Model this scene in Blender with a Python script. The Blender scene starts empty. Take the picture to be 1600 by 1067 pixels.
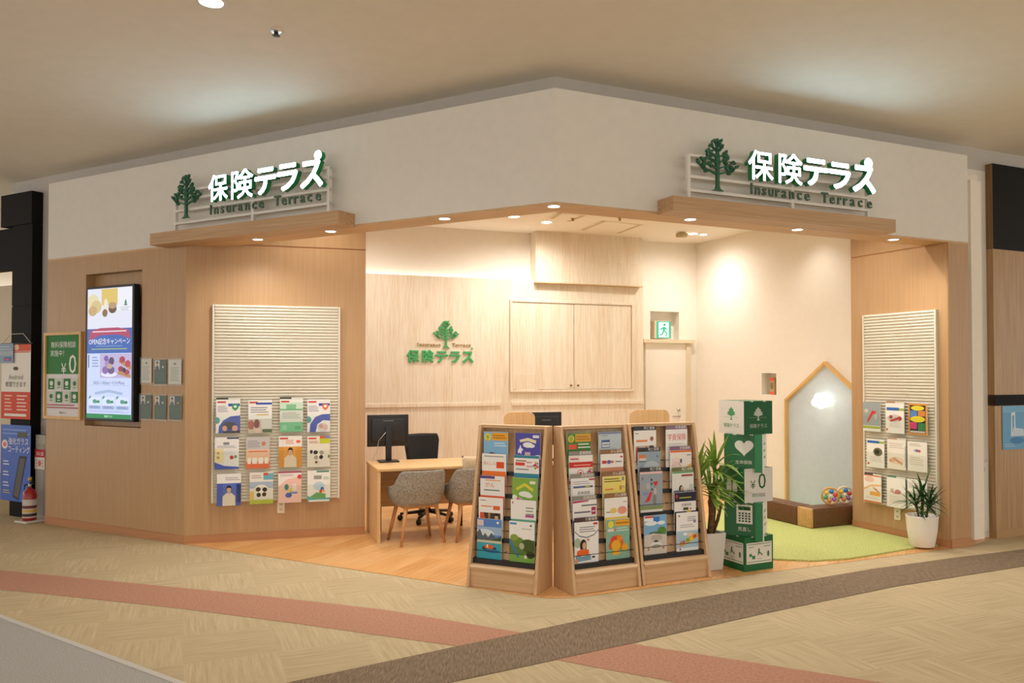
import bpy, bmesh, math, random
from mathutils import Vector, Matrix
PI = math.pi
random.seed(7)
SC = bpy.context.scene
COL = SC.collection

# ------------------------------------------------------------------ camera, world, exposure
FPX, HORIZON, PITCH, EYE = 1250.0, 583.0, math.radians(1.1), 1.6      # for the 1600x1067 frame
CY0 = HORIZON - FPX * math.tan(PITCH)
cam_d = bpy.data.cameras.new('camera')
cam_d.sensor_width = 36.0
cam_d.lens = 36.0 * FPX / 1600.0
cam_d.shift_y = (CY0 - 533.5) / 1600.0
cam_d.clip_end = 200
cam = bpy.data.objects.new('camera', cam_d)
COL.objects.link(cam)
cam.location = (0, 0, EYE)
cam.rotation_euler = (PI / 2 + PITCH, 0, 0)
SC.camera = cam

SC.view_settings.view_transform = 'Standard'
SC.view_settings.look = 'None'
SC.view_settings.gamma = 1.0
SC.view_settings.use_curve_mapping = False
SC.view_settings.exposure = 0.0
wd = bpy.data.worlds.new('mall_air')
SC.world = wd
wd.use_nodes = True
wd.node_tree.nodes['Background'].inputs[0].default_value = (1.0, 0.95, 0.88, 1)
wd.node_tree.nodes['Background'].inputs[1].default_value = 1.75

MALL_W, SHOP_W, SOFFIT_W = 36.0, 61.0, 40.0          # lamp powers
MALL_COL, SHOP_COL = (1.0, 0.94, 0.85), (1.0, 0.96, 0.90)

# ------------------------------------------------------------------ geometry of the place
def ray(px, py):
    x = (px - 800) / FPX; v = (CY0 - py) / FPX
    return Vector((x, math.cos(PITCH) - v * math.sin(PITCH), math.sin(PITCH) + v * math.cos(PITCH)))
def F(px, py, z=0.0):
    r = ray(px, py); t = (z - EYE) / r.z
    return Vector((0, 0, EYE)) + r * t
def at_depth(px, py, y):
    r = ray(px, py); return Vector((0, 0, EYE)) + r * (y / r.y)

class Frame:
    """a vertical plane: local x along it (to the viewer's right), local y away from the viewer, z up"""
    def __init__(s, a, b):
        s.o = Vector((a[0], a[1], 0)); d = Vector((b[0] - a[0], b[1] - a[1], 0))
        s.len = d.length; s.th = math.atan2(d.y, d.x)
        s.ex = d.normalized(); s.ey = Vector((-s.ex.y, s.ex.x, 0))
    def w(s, u, v, z=0.0): return s.o + s.ex * u + s.ey * v + Vector((0, 0, z))
    def at(s, px, py, v=0.0):
        """where the sight line meets the plane offset by v: (u, z)"""
        r = ray(px, py); e = Vector((0, 0, EYE))
        t = ((s.o + s.ey * v - e).dot(s.ey)) / r.dot(s.ey)
        p = e + r * t
        return (p - s.o).dot(s.ex), p.z

CORNER = F(868, 938)
FL = Frame(F(70.5, 817.5), CORNER)           # left shop front
FR = Frame(CORNER, F(1518, 853))             # right shop front
FD = Frame(F(287.5, 850.3), F(570, 834.8))   # wood wall with the leaflet panel, left
FRD = Frame(F(1332.5, 823.7), F(1485, 857))  # wood wall with the leaflet panel, right
RT = math.radians(20.5)
BC = Vector((2.67, 11.57, 0))                # far corner of the shop
FB = Frame(BC - Vector((math.cos(RT), math.sin(RT), 0)) * 7.5, BC)
FW = Frame(BC, BC + Vector((math.cos(RT - PI / 2 + .07), math.sin(RT - PI / 2 + .07), 0)) * 5.2)
SOFFIT, FASCIA_TOP, MALL_CEIL, SHOP_CEIL = 2.815, 3.635, 3.80, 3.47
BAND = .2                                    # set-back of the building wall behind the fascia

# ------------------------------------------------------------------ materials
MATS = {}
def lin(c):
    c /= 255.0
    return c / 12.92 if c <= 0.04045 else ((c + 0.055) / 1.055) ** 2.4
def rgb(h): return tuple(lin(int(h[i:i + 2], 16)) for i in (0, 2, 4)) + (1.0,)
def new_mat(name):
    m = bpy.data.materials.new(name); m.use_nodes = True
    return m, m.node_tree, m.node_tree.nodes['Principled BSDF']
def flat(hexc, rough=0.5, metal=0.0, name=None, spec=None):
    k = ('f', hexc, rough, metal, spec)
    if k not in MATS:
        m, nt, b = new_mat(name or 'paint_' + hexc)
        b.inputs['Base Color'].default_value = rgb(hexc)
        b.inputs['Roughness'].default_value = rough; b.inputs['Metallic'].default_value = metal
        if spec is not None: b.inputs['Specular IOR Level'].default_value = spec
        MATS[k] = m
    return MATS[k]
def glow(hexc, strength, name=None):
    k = ('g', hexc, strength)
    if k not in MATS:
        m, nt, b = new_mat(name or 'glow_' + hexc)
        b.inputs['Base Color'].default_value = (0.02, 0.02, 0.02, 1)
        b.inputs['Emission Color'].default_value = rgb(hexc)
        b.inputs['Emission Strength'].default_value = strength
        MATS[k] = m
    return MATS[k]
def textured(name, cols, scale, rough=0.5, noise=4.0, detail=6.0, rot=(0, 0, 0), bump=0.0, rough2=None, distort=0.0):
    """noise on stretched object coordinates through a colour ramp; cols = [(pos, hex), ...]"""
    m, nt, b = new_mat(name); N = nt.nodes; Lk = nt.links
    tc = N.new('ShaderNodeTexCoord'); mp = N.new('ShaderNodeMapping')
    mp.inputs['Scale'].default_value = scale; mp.inputs['Rotation'].default_value = rot
    nz = N.new('ShaderNodeTexNoise'); nz.inputs['Scale'].default_value = noise; nz.inputs['Detail'].default_value = detail
    nz.inputs['Distortion'].default_value = distort
    cr = N.new('ShaderNodeValToRGB'); e = cr.color_ramp.elements
    while len(e) < len(cols): e.new(0.5)
    for i, (p, h) in enumerate(cols): e[i].position = p; e[i].color = rgb(h)
    Lk.new(tc.outputs['Object'], mp.inputs['Vector']); Lk.new(mp.outputs[0], nz.inputs['Vector'])
    Lk.new(nz.outputs['Fac'], cr.inputs[0]); Lk.new(cr.outputs[0], b.inputs['Base Color'])
    b.inputs['Roughness'].default_value = rough
    if bump:
        bp = N.new('ShaderNodeBump'); bp.inputs['Strength'].default_value = bump; bp.inputs['Distance'].default_value = 0.01
        Lk.new(nz.outputs['Fac'], bp.inputs['Height']); Lk.new(bp.outputs[0], b.inputs['Normal'])
    return m
def planks(name, cols, width, rough, plank_axis='X', grain=(60, 60, 2.0), length=2.2, rot=0.0, vary=0.25, across='Z'):
    """boards: a brick texture picks the shade of each board, stretched noise makes its grain"""
    m, nt, b = new_mat(name); N = nt.nodes; Lk = nt.links
    tc = N.new('ShaderNodeTexCoord')
    mp0 = N.new('ShaderNodeMapping'); mp0.inputs['Rotation'].default_value = (0, 0, rot)
    Lk.new(tc.outputs['Object'], mp0.inputs['Vector'])
    sep = N.new('ShaderNodeSeparateXYZ'); Lk.new(mp0.outputs[0], sep.inputs[0])
    cmb = N.new('ShaderNodeCombineXYZ')
    Lk.new(sep.outputs[{'X': 0, 'Y': 1, 'Z': 2}[across]], cmb.inputs[0])
    Lk.new(sep.outputs[{'X': 0, 'Y': 1, 'Z': 2}[plank_axis]], cmb.inputs[1])
    br = N.new('ShaderNodeTexBrick'); br.inputs['Scale'].default_value = 1.0
    br.inputs['Brick Width'].default_value = length; br.inputs['Row Height'].default_value = width
    br.inputs['Mortar Size'].default_value = 0.0015; br.inputs['Mortar Smooth'].default_value = 0.4
    br.inputs['Color1'].default_value = (0.5 - vary, 0.5 - vary, 0.5 - vary, 1); br.inputs['Color2'].default_value = (0.5 + vary, 0.5 + vary, 0.5 + vary, 1)
    br.inputs['Mortar'].default_value = (0.15, 0.15, 0.15, 1)
    Lk.new(cmb.outputs[0], br.inputs['Vector'])
    mp = N.new('ShaderNodeMapping'); mp.inputs['Scale'].default_value = grain
    Lk.new(mp0.outputs[0], mp.inputs['Vector'])
    nz = N.new('ShaderNodeTexNoise'); nz.inputs['Scale'].default_value = 1.0; nz.inputs['Detail'].default_value = 7; nz.inputs['Roughness'].default_value = 0.65
    Lk.new(mp.outputs[0], nz.inputs['Vector'])
    mx = N.new('ShaderNodeMix'); mx.data_type = 'RGBA'; mx.inputs['Factor'].default_value = 0.3
    Lk.new(nz.outputs['Fac'], mx.inputs['A']); Lk.new(br.outputs['Color'], mx.inputs['B'])
    cr = N.new('ShaderNodeValToRGB'); e = cr.color_ramp.elements
    while len(e) < len(cols): e.new(0.5)
    for i, (p, h) in enumerate(cols): e[i].position = p; e[i].color = rgb(h)
    Lk.new(mx.outputs['Result'], cr.inputs[0]); Lk.new(cr.outputs[0], b.inputs['Base Color'])
    b.inputs['Roughness'].default_value = rough
    return m

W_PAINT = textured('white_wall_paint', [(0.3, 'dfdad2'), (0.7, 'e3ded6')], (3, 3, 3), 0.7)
BAND_GREY = textured('grey_white_wall', [(0.3, 'bcb7b0'), (0.7, 'c0bbb4')], (3, 3, 3), 0.7)  # greyer tone for the upper band and left end of the building wall
W_PAINT_IN = textured('cream_wall_paint', [(0.3, 'f1e9dc'), (0.7, 'f4ecdf')], (3, 3, 3), 0.7)
CEIL_PAINT = textured('ceiling_paint', [(0.3, 'e8e0d2'), (0.7, 'ece4d6')], (2, 2, 2), 0.8)
OAK = textured('oak_veneer', [(0.25, 'b08b61'), (0.5, 'b79167'), (0.75, 'bd986e')], (45, 45, 1.6), 0.42, 1.0, 5)
OAK_H = textured('oak_veneer_lengthwise', [(0.25, 'a98561'), (0.5, 'bb966f'), (0.75, 'c8a57e')], (1.6, 45, 60), 0.42, 1.0, 5)
BASE_WOOD = textured('baseboard_wood', [(0.3, 'b07a50'), (0.7, 'bc865b')], (2, 40, 60), 0.45, 1.0, 5)
SOFFIT_WOOD = textured('soffit_wood', [(0.3, 'c79f72'), (0.7, 'd4ae82')], (2, 30, 30), 0.45, 1.0, 5)
ASH = textured('rack_ash_wood', [(0.25, 'b8916a'), (0.5, 'c9a47b'), (0.75, 'd3b08a')], (50, 50, 1.5), 0.45, 1.0, 5)
ASH_H = textured('rack_ash_wood_lengthwise', [(0.25, 'b8916a'), (0.5, 'c9a47b'), (0.75, 'd3b08a')], (1.5, 50, 50), 0.45, 1.0, 5)
DESK_WOOD = textured('desk_maple', [(0.25, 'd0a46c'), (0.5, 'dcb480'), (0.75, 'e4bf8d')], (2, 45, 45), 0.4, 1.0, 5)
DESK_SIDE = textured('desk_maple_upright', [(0.25, 'd0a46c'), (0.5, 'dcb480'), (0.75, 'e4bf8d')], (45, 45, 2), 0.4, 1.0, 5)
LEG_WOOD = textured('beech_leg', [(0.3, 'b9824f'), (0.7, 'cd9866')], (60, 60, 3), 0.4, 1.0, 4)
PINE = textured('pine_frame', [(0.25, 'd0a05c'), (0.6, 'e0b470'), (0.8, 'c08a48')], (12, 12, 2), 0.45, 1.2, 4)
WHITEWASH = planks('whitewashed_boards', [(0.25, 'cbb08c'), (0.42, 'e4d2b8'), (0.55, 'efe3d0'), (0.78, 'f7f0e4')], 0.115, 0.5, plank_axis='X', across='Z', grain=(85, 85, 3.0), length=3.1, vary=0.14)
FLOOR_WOOD = planks('shop_floor_boards', [(0.25, 'b9783a'), (0.48, 'dba567'), (0.75, 'f0c694')], 0.15, 0.33, plank_axis='Y', across='X', grain=(2.0, 40, 40), length=1.2, rot=-math.radians(65), vary=0.22)
BLACK = flat('16161a', 0.45, name='black_plastic')
BLACK_METAL = flat('1d1c1c', 0.4, 0.3, 'black_metal')
STEEL = flat('c9c6c0', 0.3, 0.9, 'steel')
FRAME_WHITE = flat('e2ded8', 0.45, name='white_metal')
TAG_GREEN = flat('4c6854', 0.5, name='tagline_green')
SIGN_GREEN = flat('1f6042', 0.45, name='sign_green')
LOGO_GREEN = flat('43ab64', 0.5, name='logo_green')

def carpet_tiles():
    """half-metre carpet squares, every second one turned a quarter; streaky pile"""
    m, nt, b = new_mat('carpet_tiles'); N = nt.nodes; Lk = nt.links
    tc = N.new('ShaderNodeTexCoord')
    ck = N.new('ShaderNodeTexChecker'); ck.inputs['Scale'].default_value = 2.0
    off = N.new('ShaderNodeMapping'); off.inputs['Location'].default_value = (0.0, 0.0, 0.25)
    Lk.new(tc.outputs['Object'], off.inputs['Vector']); Lk.new(off.outputs[0], ck.inputs['Vector'])
    outs = []
    for sc in ((2.2, 42, 1), (42, 2.2, 1)):
        mp = N.new('ShaderNodeMapping'); mp.inputs['Scale'].default_value = sc
        nz = N.new('ShaderNodeTexNoise'); nz.inputs['Scale'].default_value = 1.0; nz.inputs['Detail'].default_value = 5; nz.inputs['Roughness'].default_value = 0.7
        Lk.new(tc.outputs['Object'], mp.inputs['Vector']); Lk.new(mp.outputs[0], nz.inputs['Vector']); outs.append(nz.outputs['Fac'])
    mx = N.new('ShaderNodeMix'); mx.data_type = 'FLOAT'
    Lk.new(ck.outputs['Fac'], mx.inputs['Factor']); Lk.new(outs[0], mx.inputs['A']); Lk.new(outs[1], mx.inputs['B'])
    cr = N.new('ShaderNodeValToRGB'); e = cr.color_ramp.elements; e.new(0.5)
    for i, (p, h) in enumerate([(0.3, 'b19d79'), (0.5, 'bfac88'), (0.68, 'cab896')]): e[i].position = p; e[i].color = rgb(h)
    Lk.new(mx.outputs['Result'], cr.inputs[0])
    sh = N.new('ShaderNodeMix'); sh.data_type = 'RGBA'; sh.blend_type = 'MULTIPLY'; sh.inputs['Factor'].default_value = 1.0
    tone = N.new('ShaderNodeMix'); tone.data_type = 'RGBA'; Lk.new(ck.outputs['Fac'], tone.inputs['Factor'])
    tone.inputs['A'].default_value = (0.96, 0.96, 0.955, 1); tone.inputs['B'].default_value = (1, 1, 1, 1)
    Lk.new(cr.outputs[0], sh.inputs['A']); Lk.new(tone.outputs['Result'], sh.inputs['B'])
    Lk.new(sh.outputs['Result'], b.inputs['Base Color']); b.inputs['Roughness'].default_value = 0.95
    bp = N.new('ShaderNodeBump'); bp.inputs['Strength'].default_value = 0.25; bp.inputs['Distance'].default_value = 0.004
    Lk.new(mx.outputs['Result'], bp.inputs['Height']); Lk.new(bp.outputs[0], b.inputs['Normal'])
    return m
CARPET = carpet_tiles()
CARPET_PINK = textured('rust_carpet', [(0.3, 'a8765e'), (0.7, 'bf9078')], (60, 60, 1), 0.95, 1.0, 6, bump=0.2)
CARPET_BROWN = textured('brown_ribbed_carpet', [(0.3, '6a5844'), (0.55, '84705a'), (0.75, '99866d')], (110, 14, 1), 0.95, 1.0, 5, rot=(0, 0, math.radians(-22)), bump=0.3)
GREY_FLOOR = textured('grey_speckled_floor', [(0.35, '969490'), (0.65, 'b3b1ad')], (120, 120, 1), 0.8, 1.0, 4)
TURF = textured('artificial_turf', [(0.3, '98a34e'), (0.5, 'b9bf70'), (0.7, 'd2d594')], (90, 90, 90), 0.9, 1.0, 6, bump=0.6)
GREY_FABRIC = textured('grey_marl_fabric', [(0.35, '6f6a60'), (0.5, '8f897d'), (0.65, 'aaa498')], (110, 110, 110), 0.9, 1.0, 4, bump=0.15)
BEIGE_FABRIC = textured('beige_fabric', [(0.35, 'c9b393'), (0.65, 'd8c5a8')], (80, 80, 80), 0.9, 1.0, 4)
BROWN_VINYL = textured('brown_vinyl', [(0.3, '5d3b23'), (0.7, '6b462b')], (30, 30, 30), 0.5, 1.0, 4)
TAN_VINYL = textured('tan_vinyl', [(0.3, 'b98f55'), (0.7, 'caa067')], (30, 30, 30), 0.5, 1.0, 4)
BLUE_PANEL = textured('pale_blue_board', [(0.3, 'c0ced9'), (0.7, 'c6d3dd')], (5, 5, 5), 0.45)
LEAF_A = textured('yucca_leaf', [(0.3, '6c9232'), (0.6, '9aba56'), (0.8, 'bcd27a')], (9, 9, 9), 0.45, 1.0, 3)
LEAF_B = textured('dark_leaf', [(0.3, '1d4424'), (0.7, '35672f')], (9, 9, 9), 0.4, 1.0, 3)
BARK = textured('bark', [(0.3, '4a3420'), (0.7, '7c5c38')], (20, 20, 60), 0.85, 1.0, 5, bump=0.5)
def acrylic():
    m = bpy.data.materials.new('clear_acrylic'); m.use_nodes = True; nt = m.node_tree; nt.nodes.clear(); N = nt.nodes
    o = N.new('ShaderNodeOutputMaterial'); t = N.new('ShaderNodeBsdfTransparent'); g = N.new('ShaderNodeBsdfGlossy'); g.inputs['Roughness'].default_value = 0.08
    t.inputs[0].default_value = (0.97, 0.98, 0.97, 1)
    mx = N.new('ShaderNodeMixShader'); mx.inputs[0].default_value = 0.03
    nt.links.new(t.outputs[0], mx.inputs[1]); nt.links.new(g.outputs[0], mx.inputs[2]); nt.links.new(mx.outputs[0], o.inputs[0])
    return m
ACRYLIC = acrylic()

# ------------------------------------------------------------------ mesh helpers
_TXT = {}
def text2d(body, bold=0.0):
    """flat triangles of a line of text; em size 1, x centred, baseline at y = 0"""
    k = body
    if k not in _TXT:
        c = bpy.data.curves.new('lettering', 'FONT'); c.body = body; c.resolution_u = 2; c.offset = bold
        o = bpy.data.objects.new('lettering', c); COL.objects.link(o)
        dg = bpy.context.evaluated_depsgraph_get()
        me = bpy.data.meshes.new_from_object(o.evaluated_get(dg))
        vs = [(v.co.x, v.co.y) for v in me.vertices]; fs = [tuple(p.vertices) for p in me.polygons]
        bpy.data.meshes.remove(me); bpy.data.objects.remove(o); bpy.data.curves.remove(c)
        if vs:
            x0 = min(v[0] for v in vs); x1 = max(v[0] for v in vs)
            vs = [(x - (x0 + x1) / 2, y) for x, y in vs]; wd_ = x1 - x0
        else: wd_ = 0
        _TXT[k] = (vs, fs, wd_)
    return _TXT[k]

class MB:
    def __init__(s): s.v = []; s.f = []; s.m = []; s.sm = []; s.mats = []
    def mi(s, m):
        if m not in s.mats: s.mats.append(m)
        return s.mats.index(m)
    def add(s, vs, fs, m, smooth=False):
        o = len(s.v); s.v += [tuple(v) for v in vs]; k = s.mi(m)
        for f in fs: s.f.append([i + o for i in f]); s.m.append(k); s.sm.append(smooth)
        return s
    def box(s, x0, x1, y0, y1, z0, z1, m):
        vs = [(x, y, z) for z in (z0, z1) for y in (y0, y1) for x in (x0, x1)]
        return s.add(vs, [(0, 2, 3, 1), (4, 5, 7, 6), (0, 1, 5, 4), (2, 6, 7, 3), (0, 4, 6, 2), (1, 3, 7, 5)], m)
    def rbox(s, x0, x1, y0, y1, z0, z1, m, r=0.01, seg=2):
        bm = bmesh.new(); bmesh.ops.create_cube(bm, size=1)
        for v in bm.verts: v.co = Vector(((x0 + x1) / 2 + v.co.x * (x1 - x0), (y0 + y1) / 2 + v.co.y * (y1 - y0), (z0 + z1) / 2 + v.co.z * (z1 - z0)))
        bmesh.ops.bevel(bm, geom=bm.edges[:], offset=r, segments=seg, profile=0.5, affect='EDGES')
        bm.verts.index_update()
        s.add([v.co[:] for v in bm.verts], [[v.index for v in f.verts] for f in bm.faces], m, seg > 1); bm.free(); return s
    def prism(s, poly, y0, y1, m, axis='y', side=None):
        """polygon in (x,z) extruded along y, or in (x,y) along z, or in (y,z) along x"""
        n = len(poly)
        P = {'y': lambda a, b, t: (a, t, b), 'z': lambda a, b, t: (a, b, t), 'x': lambda a, b, t: (t, a, b)}[axis]
        vs = [P(a, b, y0) for a, b in poly] + [P(a, b, y1) for a, b in poly]
        s.add(vs, [list(range(n)), list(range(2 * n - 1, n - 1, -1))], m)
        o = len(s.v) - 2 * n; k = s.mi(side or m)
        for i in range(n):
            j = (i + 1) % n; s.f.append([o + i, o + n + i, o + n + j, o + j]); s.m.append(k); s.sm.append(False)
        return s
    def tube(s, pts, r, m, n=8, r1=None, cap=True):
        pts = [Vector(p) for p in pts]; r1 = r if r1 is None else r1; vs = []; fs = []; k = len(pts)
        for i, p in enumerate(pts):
            t = (pts[min(i + 1, k - 1)] - pts[max(i - 1, 0)]).normalized()
            a = t.cross(Vector((0, 0, 1)) if abs(t.z) < 0.9 else Vector((1, 0, 0))).normalized(); b = t.cross(a)
            rr = r + (r1 - r) * i / max(1, k - 1)
            for j in range(n):
                q = 2 * PI * j / n; vs.append(p + (a * math.cos(q) + b * math.sin(q)) * rr)
        for i in range(k - 1):
            for j in range(n):
                fs.append((i * n + j, i * n + (j + 1) % n, (i + 1) * n + (j + 1) % n, (i + 1) * n + j))
        if cap: fs += [list(range(n))[::-1], list(range((k - 1) * n, k * n))]
        return s.add(vs, fs, m, True)
    def lathe(s, prof, m, n=28, c=(0, 0), cap=True):
        vs = []; fs = []; k = len(prof)
        for r, z in prof:
            for j in range(n): vs.append((c[0] + r * math.cos(2 * PI * j / n), c[1] + r * math.sin(2 * PI * j / n), z))
        for i in range(k - 1):
            for j in range(n): fs.append((i * n + j, i * n + (j + 1) % n, (i + 1) * n + (j + 1) % n, (i + 1) * n + j))
        if cap: fs += [list(range(n))[::-1], list(range((k - 1) * n, k * n))]
        return s.add(vs, fs, m, True)
    def ball(s, c, r, m, n=12, sz=1.0):
        return s.lathe([(max(1e-4, r * math.sin(PI * i / n)), -r * sz * math.cos(PI * i / n)) for i in range(n + 1)], m, 16, cap=False).shift_last((n + 1) * 16, c)
    def shift_last(s, k, c):
        for i in range(len(s.v) - k, len(s.v)): s.v[i] = (s.v[i][0] + c[0], s.v[i][1] + c[1], s.v[i][2] + c[2])
        return s
    def poly(s, pts, y, m):            # flat polygon facing the viewer (-y) in local (x, z)
        return s.add([(a, y, b) for a, b in pts], [list(range(len(pts)))], m)
    def poly2(s, pts, y, m): return s.poly(pts, y, m) if len(pts) > 2 else s
    def text(s, body, x, z, em, y, m, maxw=None, bold=0.0, align='c', sx=1.0):
        vs, fs, w = text2d(body)
        k = em * sx
        if maxw and w * k > maxw: k = maxw / w
        dx = {'c': 0, 'l': w * k / 2, 'r': -w * k / 2}[align]
        return s.add([(x + dx + a * k, y, z + b * em) for a, b in vs], fs, m)
    def xf(s, M):
        s.v = [tuple(M @ Vector(v)) for v in s.v]; return s
    def text3d(s, body, x, z, em, y0, y1, face, side, bold=0.0, sx=1.0):
        vs, fs, w = text2d(body, bold); n = len(vs)
        # weld, so that the outline's edges are the ones used once
        key = {}; idx = []
        uv = []
        for a, b in vs:
            q = (round(a, 4), round(b, 4))
            if q not in key: key[q] = len(uv); uv.append((a, b))
            idx.append(key[q])
        fs2 = [[idx[i] for i in f] for f in fs]; fs2 = [f for f in fs2 if len(set(f)) == len(f)]
        cnt = {}
        for f in fs2:
            for i in range(len(f)):
                e = (f[i], f[(i + 1) % len(f)]); cnt[frozenset(e)] = cnt.get(frozenset(e), 0) + 1
        n = len(uv); k = 0
        for da, db in ([(0, 0)] if not bold else [(bold * p, bold * q) for p, q in ((-1, 0), (1, 0), (0, -1), (0, 1), (.7, .7), (-.7, .7), (.7, -.7), (-.7, -.7))]):
            s._t3(cnt, fs2, [(x + (a + da) * em * sx, z + (b + db) * em) for a, b in uv], n, y0 - k * 2e-5, y1, face, side); k += 1
        return s
    def _t3(s, cnt, fs2, P, n, y0, y1, face, side):
        s.add([(a, y0, b) for a, b in P], fs2, face)
        s.add([(a, y1, b) for a, b in P], fs2, side)
        s.add([(a, y0, b) for a, b in P] + [(a, y1, b) for a, b in P],
              [(f[i], f[(i + 1) % len(f)], f[(i + 1) % len(f)] + n, f[i] + n) for f in fs2 for i in range(len(f)) if cnt[frozenset((f[i], f[(i + 1) % len(f)]))] == 1], side)
        return s
    def build(s, name, parent=None, frame=None, loc=None, rz=0.0, bevel=0.0, fix=True):
        me = bpy.data.meshes.new(name); me.from_pydata(s.v, [], s.f)
        for m in s.mats: me.materials.append(m)
        me.polygons.foreach_set('material_index', s.m); me.polygons.foreach_set('use_smooth', s.sm)
        if fix:
            bm = bmesh.new(); bm.from_mesh(me); bmesh.ops.recalc_face_normals(bm, faces=bm.faces); bm.to_mesh(me); bm.free()
        me.update()
        o = bpy.data.objects.new(name, me); COL.objects.link(o)
        if frame: o.location = frame.o; o.rotation_euler = (0, 0, frame.th)
        if loc is not None: o.location = loc; o.rotation_euler = (0, 0, rz)
        if parent: o.parent = parent
        if bevel:
            b = o.modifiers.new('soft_edges', 'BEVEL'); b.width = bevel; b.segments = 2; b.limit_method = 'ANGLE'
        return o
def tag(o, label, cat, group=None, kind=None):
    o['label'] = label; o['category'] = cat
    if group: o['group'] = group
    if kind: o['kind'] = kind
    return o
def thing(name, loc, rz, label, cat, group=None):
    o = bpy.data.objects.new(name, None); COL.objects.link(o); o.location = loc; o.rotation_euler = (0, 0, rz); o.empty_display_size = 0.1
    return tag(o, label, cat, group)
def in_frame(fr, u, v, z=0.0): return dict(loc=fr.w(u, v, z), rz=fr.th)
def struct(o): o['kind'] = 'structure'; return o

def circle(u, v, ru, rv, n=20): return [(u + ru * math.cos(2 * PI * i / n), v + rv * math.sin(2 * PI * i / n)) for i in range(n)]
def clip01(pts):
    for ax, lim, sg in ((0, 0, 1), (0, 1, -1), (1, 0, 1), (1, 1, -1)):
        out = []; n = len(pts)
        for i in range(n):
            p, q = pts[i], pts[(i + 1) % n]; a, b = (p[ax] - lim) * sg, (q[ax] - lim) * sg
            if a >= 0: out.append(p)
            if (a >= 0) != (b >= 0): t = a / (a - b); out.append((p[0] + (q[0] - p[0]) * t, p[1] + (q[1] - p[1]) * t))
        pts = out
        if len(pts) < 3: return []
    return pts
def printed(mb, items, w, h, y, x0=0.0, z0=0.0, mk=None, step=0.0003):
    """draw a list of flat shapes in 0..1 units on a w x h sheet whose face lies at local y; each later shape lies a hair further out"""
    mk = mk or (lambda c: flat(c, 0.55, spec=0.25))
    for it in items:
        y -= step; k = it[0]; c = mk(it[-1])
        if k == 'r':
            _, a, b, d, e, _c = it; mb.poly([(x0 + a * w, z0 + b * h), (x0 + d * w, z0 + b * h), (x0 + d * w, z0 + e * h), (x0 + a * w, z0 + e * h)], y, c)
        elif k == 'c':
            _, a, b, ra, rb, _c = it; mb.poly2([(x0 + p * w, z0 + q * h) for p, q in clip01(circle(a, b, ra, rb))], y, c)
        elif k == 'p': mb.poly2([(x0 + p * w, z0 + q * h) for p, q in (it[1] if min(min(v) for v in it[1]) >= 0 and max(max(v) for v in it[1]) <= 1 else clip01(it[1]))], y, c)
        elif k == 't':
            _, body, a, b, em, mw, _c = it; mb.text(body, x0 + a * w, z0 + b * h, em * h, y, c, maxw=mw * w)
        elif k == 'l':                     # rows of small print too fine to read
            _, a, d, b, e, n, _c = it
            for i in range(n):
                q = b + (e - b) * (i + .5) / n; t = (e - b) / n * .19; dd = d - (d - a) * (0.0, .12, .05, .25)[i % 4]
                mb.poly([(x0 + a * w, z0 + (q - t) * h), (x0 + dd * w, z0 + (q - t) * h), (x0 + dd * w, z0 + (q + t) * h), (x0 + a * w, z0 + (q + t) * h)], y, c)
    return mb
# ------------------------------------------------------------------ the setting: floors
def floor_sheet(name, pts, z, m, rz=0.0, origin=(0, 0, 0), thick=0.0):
    c, s_ = math.cos(-rz), math.sin(-rz); mb = MB()
    P = [((p[0] - origin[0]) * c - (p[1] - origin[1]) * s_, (p[0] - origin[0]) * s_ + (p[1] - origin[1]) * c) for p in pts]
    if thick: mb.prism(P, 0, thick, m, axis='z')
    else: mb.add([(a, b, 0) for a, b in P], [list(range(len(P)))], m)
    return mb.build(name, loc=(origin[0], origin[1], z), rz=rz)
TILE_RZ = math.radians(22.3)
TILE_O = F(287, 1037)
struct(floor_sheet('floor', [(-16, -7), (16, -7), (16, 22), (-16, 22)], 0.0, CARPET, TILE_RZ, (TILE_O.x, TILE_O.y, 0)))
FP = lambda pts: [F(a, b) for a, b in pts]
def extend(a, b, d): v = (b - a).normalized(); return b + v * d
pink_up = FP([(0, 891), (200, 910.5), (400, 930), (600, 952.5), (830, 991)])
pink_dn = FP([(715, 1010), (460, 974), (287, 951.5), (60, 927), (0, 921.5)])
struct(floor_sheet('floor_rust_band', [extend(pink_up[1], pink_up[0], 4)] + pink_up + pink_dn + [extend(pink_dn[-2], pink_dn[-1], 4)], 0.0015, CARPET_PINK))
p2 = FP([(985, 1005.5), (1380, 1067)]); p3 = FP([(1060, 1067), (868, 1031)])
struct(floor_sheet('floor_rust_band', [p2[0], p2[1], extend(p2[0], p2[1], 3), extend(p3[1], p3[0], 3), p3[0], p3[1]], 0.0015, CARPET_PINK))
dk_up = FP([(450, 1067), (590, 1037), (715, 1010), (800, 992.5), (990, 952), (1150, 924), (1241, 910), (1361, 889.5), (1500, 870.5), (1600, 858.5)])
dk_dn = FP([(1600, 885), (1400, 916.5), (1200, 957.5), (990, 1005), (800, 1046), (702, 1067)])
struct(floor_sheet('floor_brown_band', [extend(dk_up[1], dk_up[0], 3)] + dk_up + [extend(dk_up[-2], dk_up[-1], 5), extend(dk_dn[1], dk_dn[0], 5)] + dk_dn + [extend(dk_dn[-2], dk_dn[-1], 3)], 0.003, CARPET_BROWN))
g0, g1 = F(0, 961), F(290, 1068)
gd = (g1 - g0).normalized(); gn = Vector((-gd.y, gd.x, 0)); gn = gn if gn.y < 0 else -gn
ga, gb = g0 - gd * 6, g1 + gd * 4
struct(floor_sheet('floor_grey_walkway', [ga, gb, gb + gn * 6, ga + gn * 6], 0.002, GREY_FLOOR))
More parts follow.
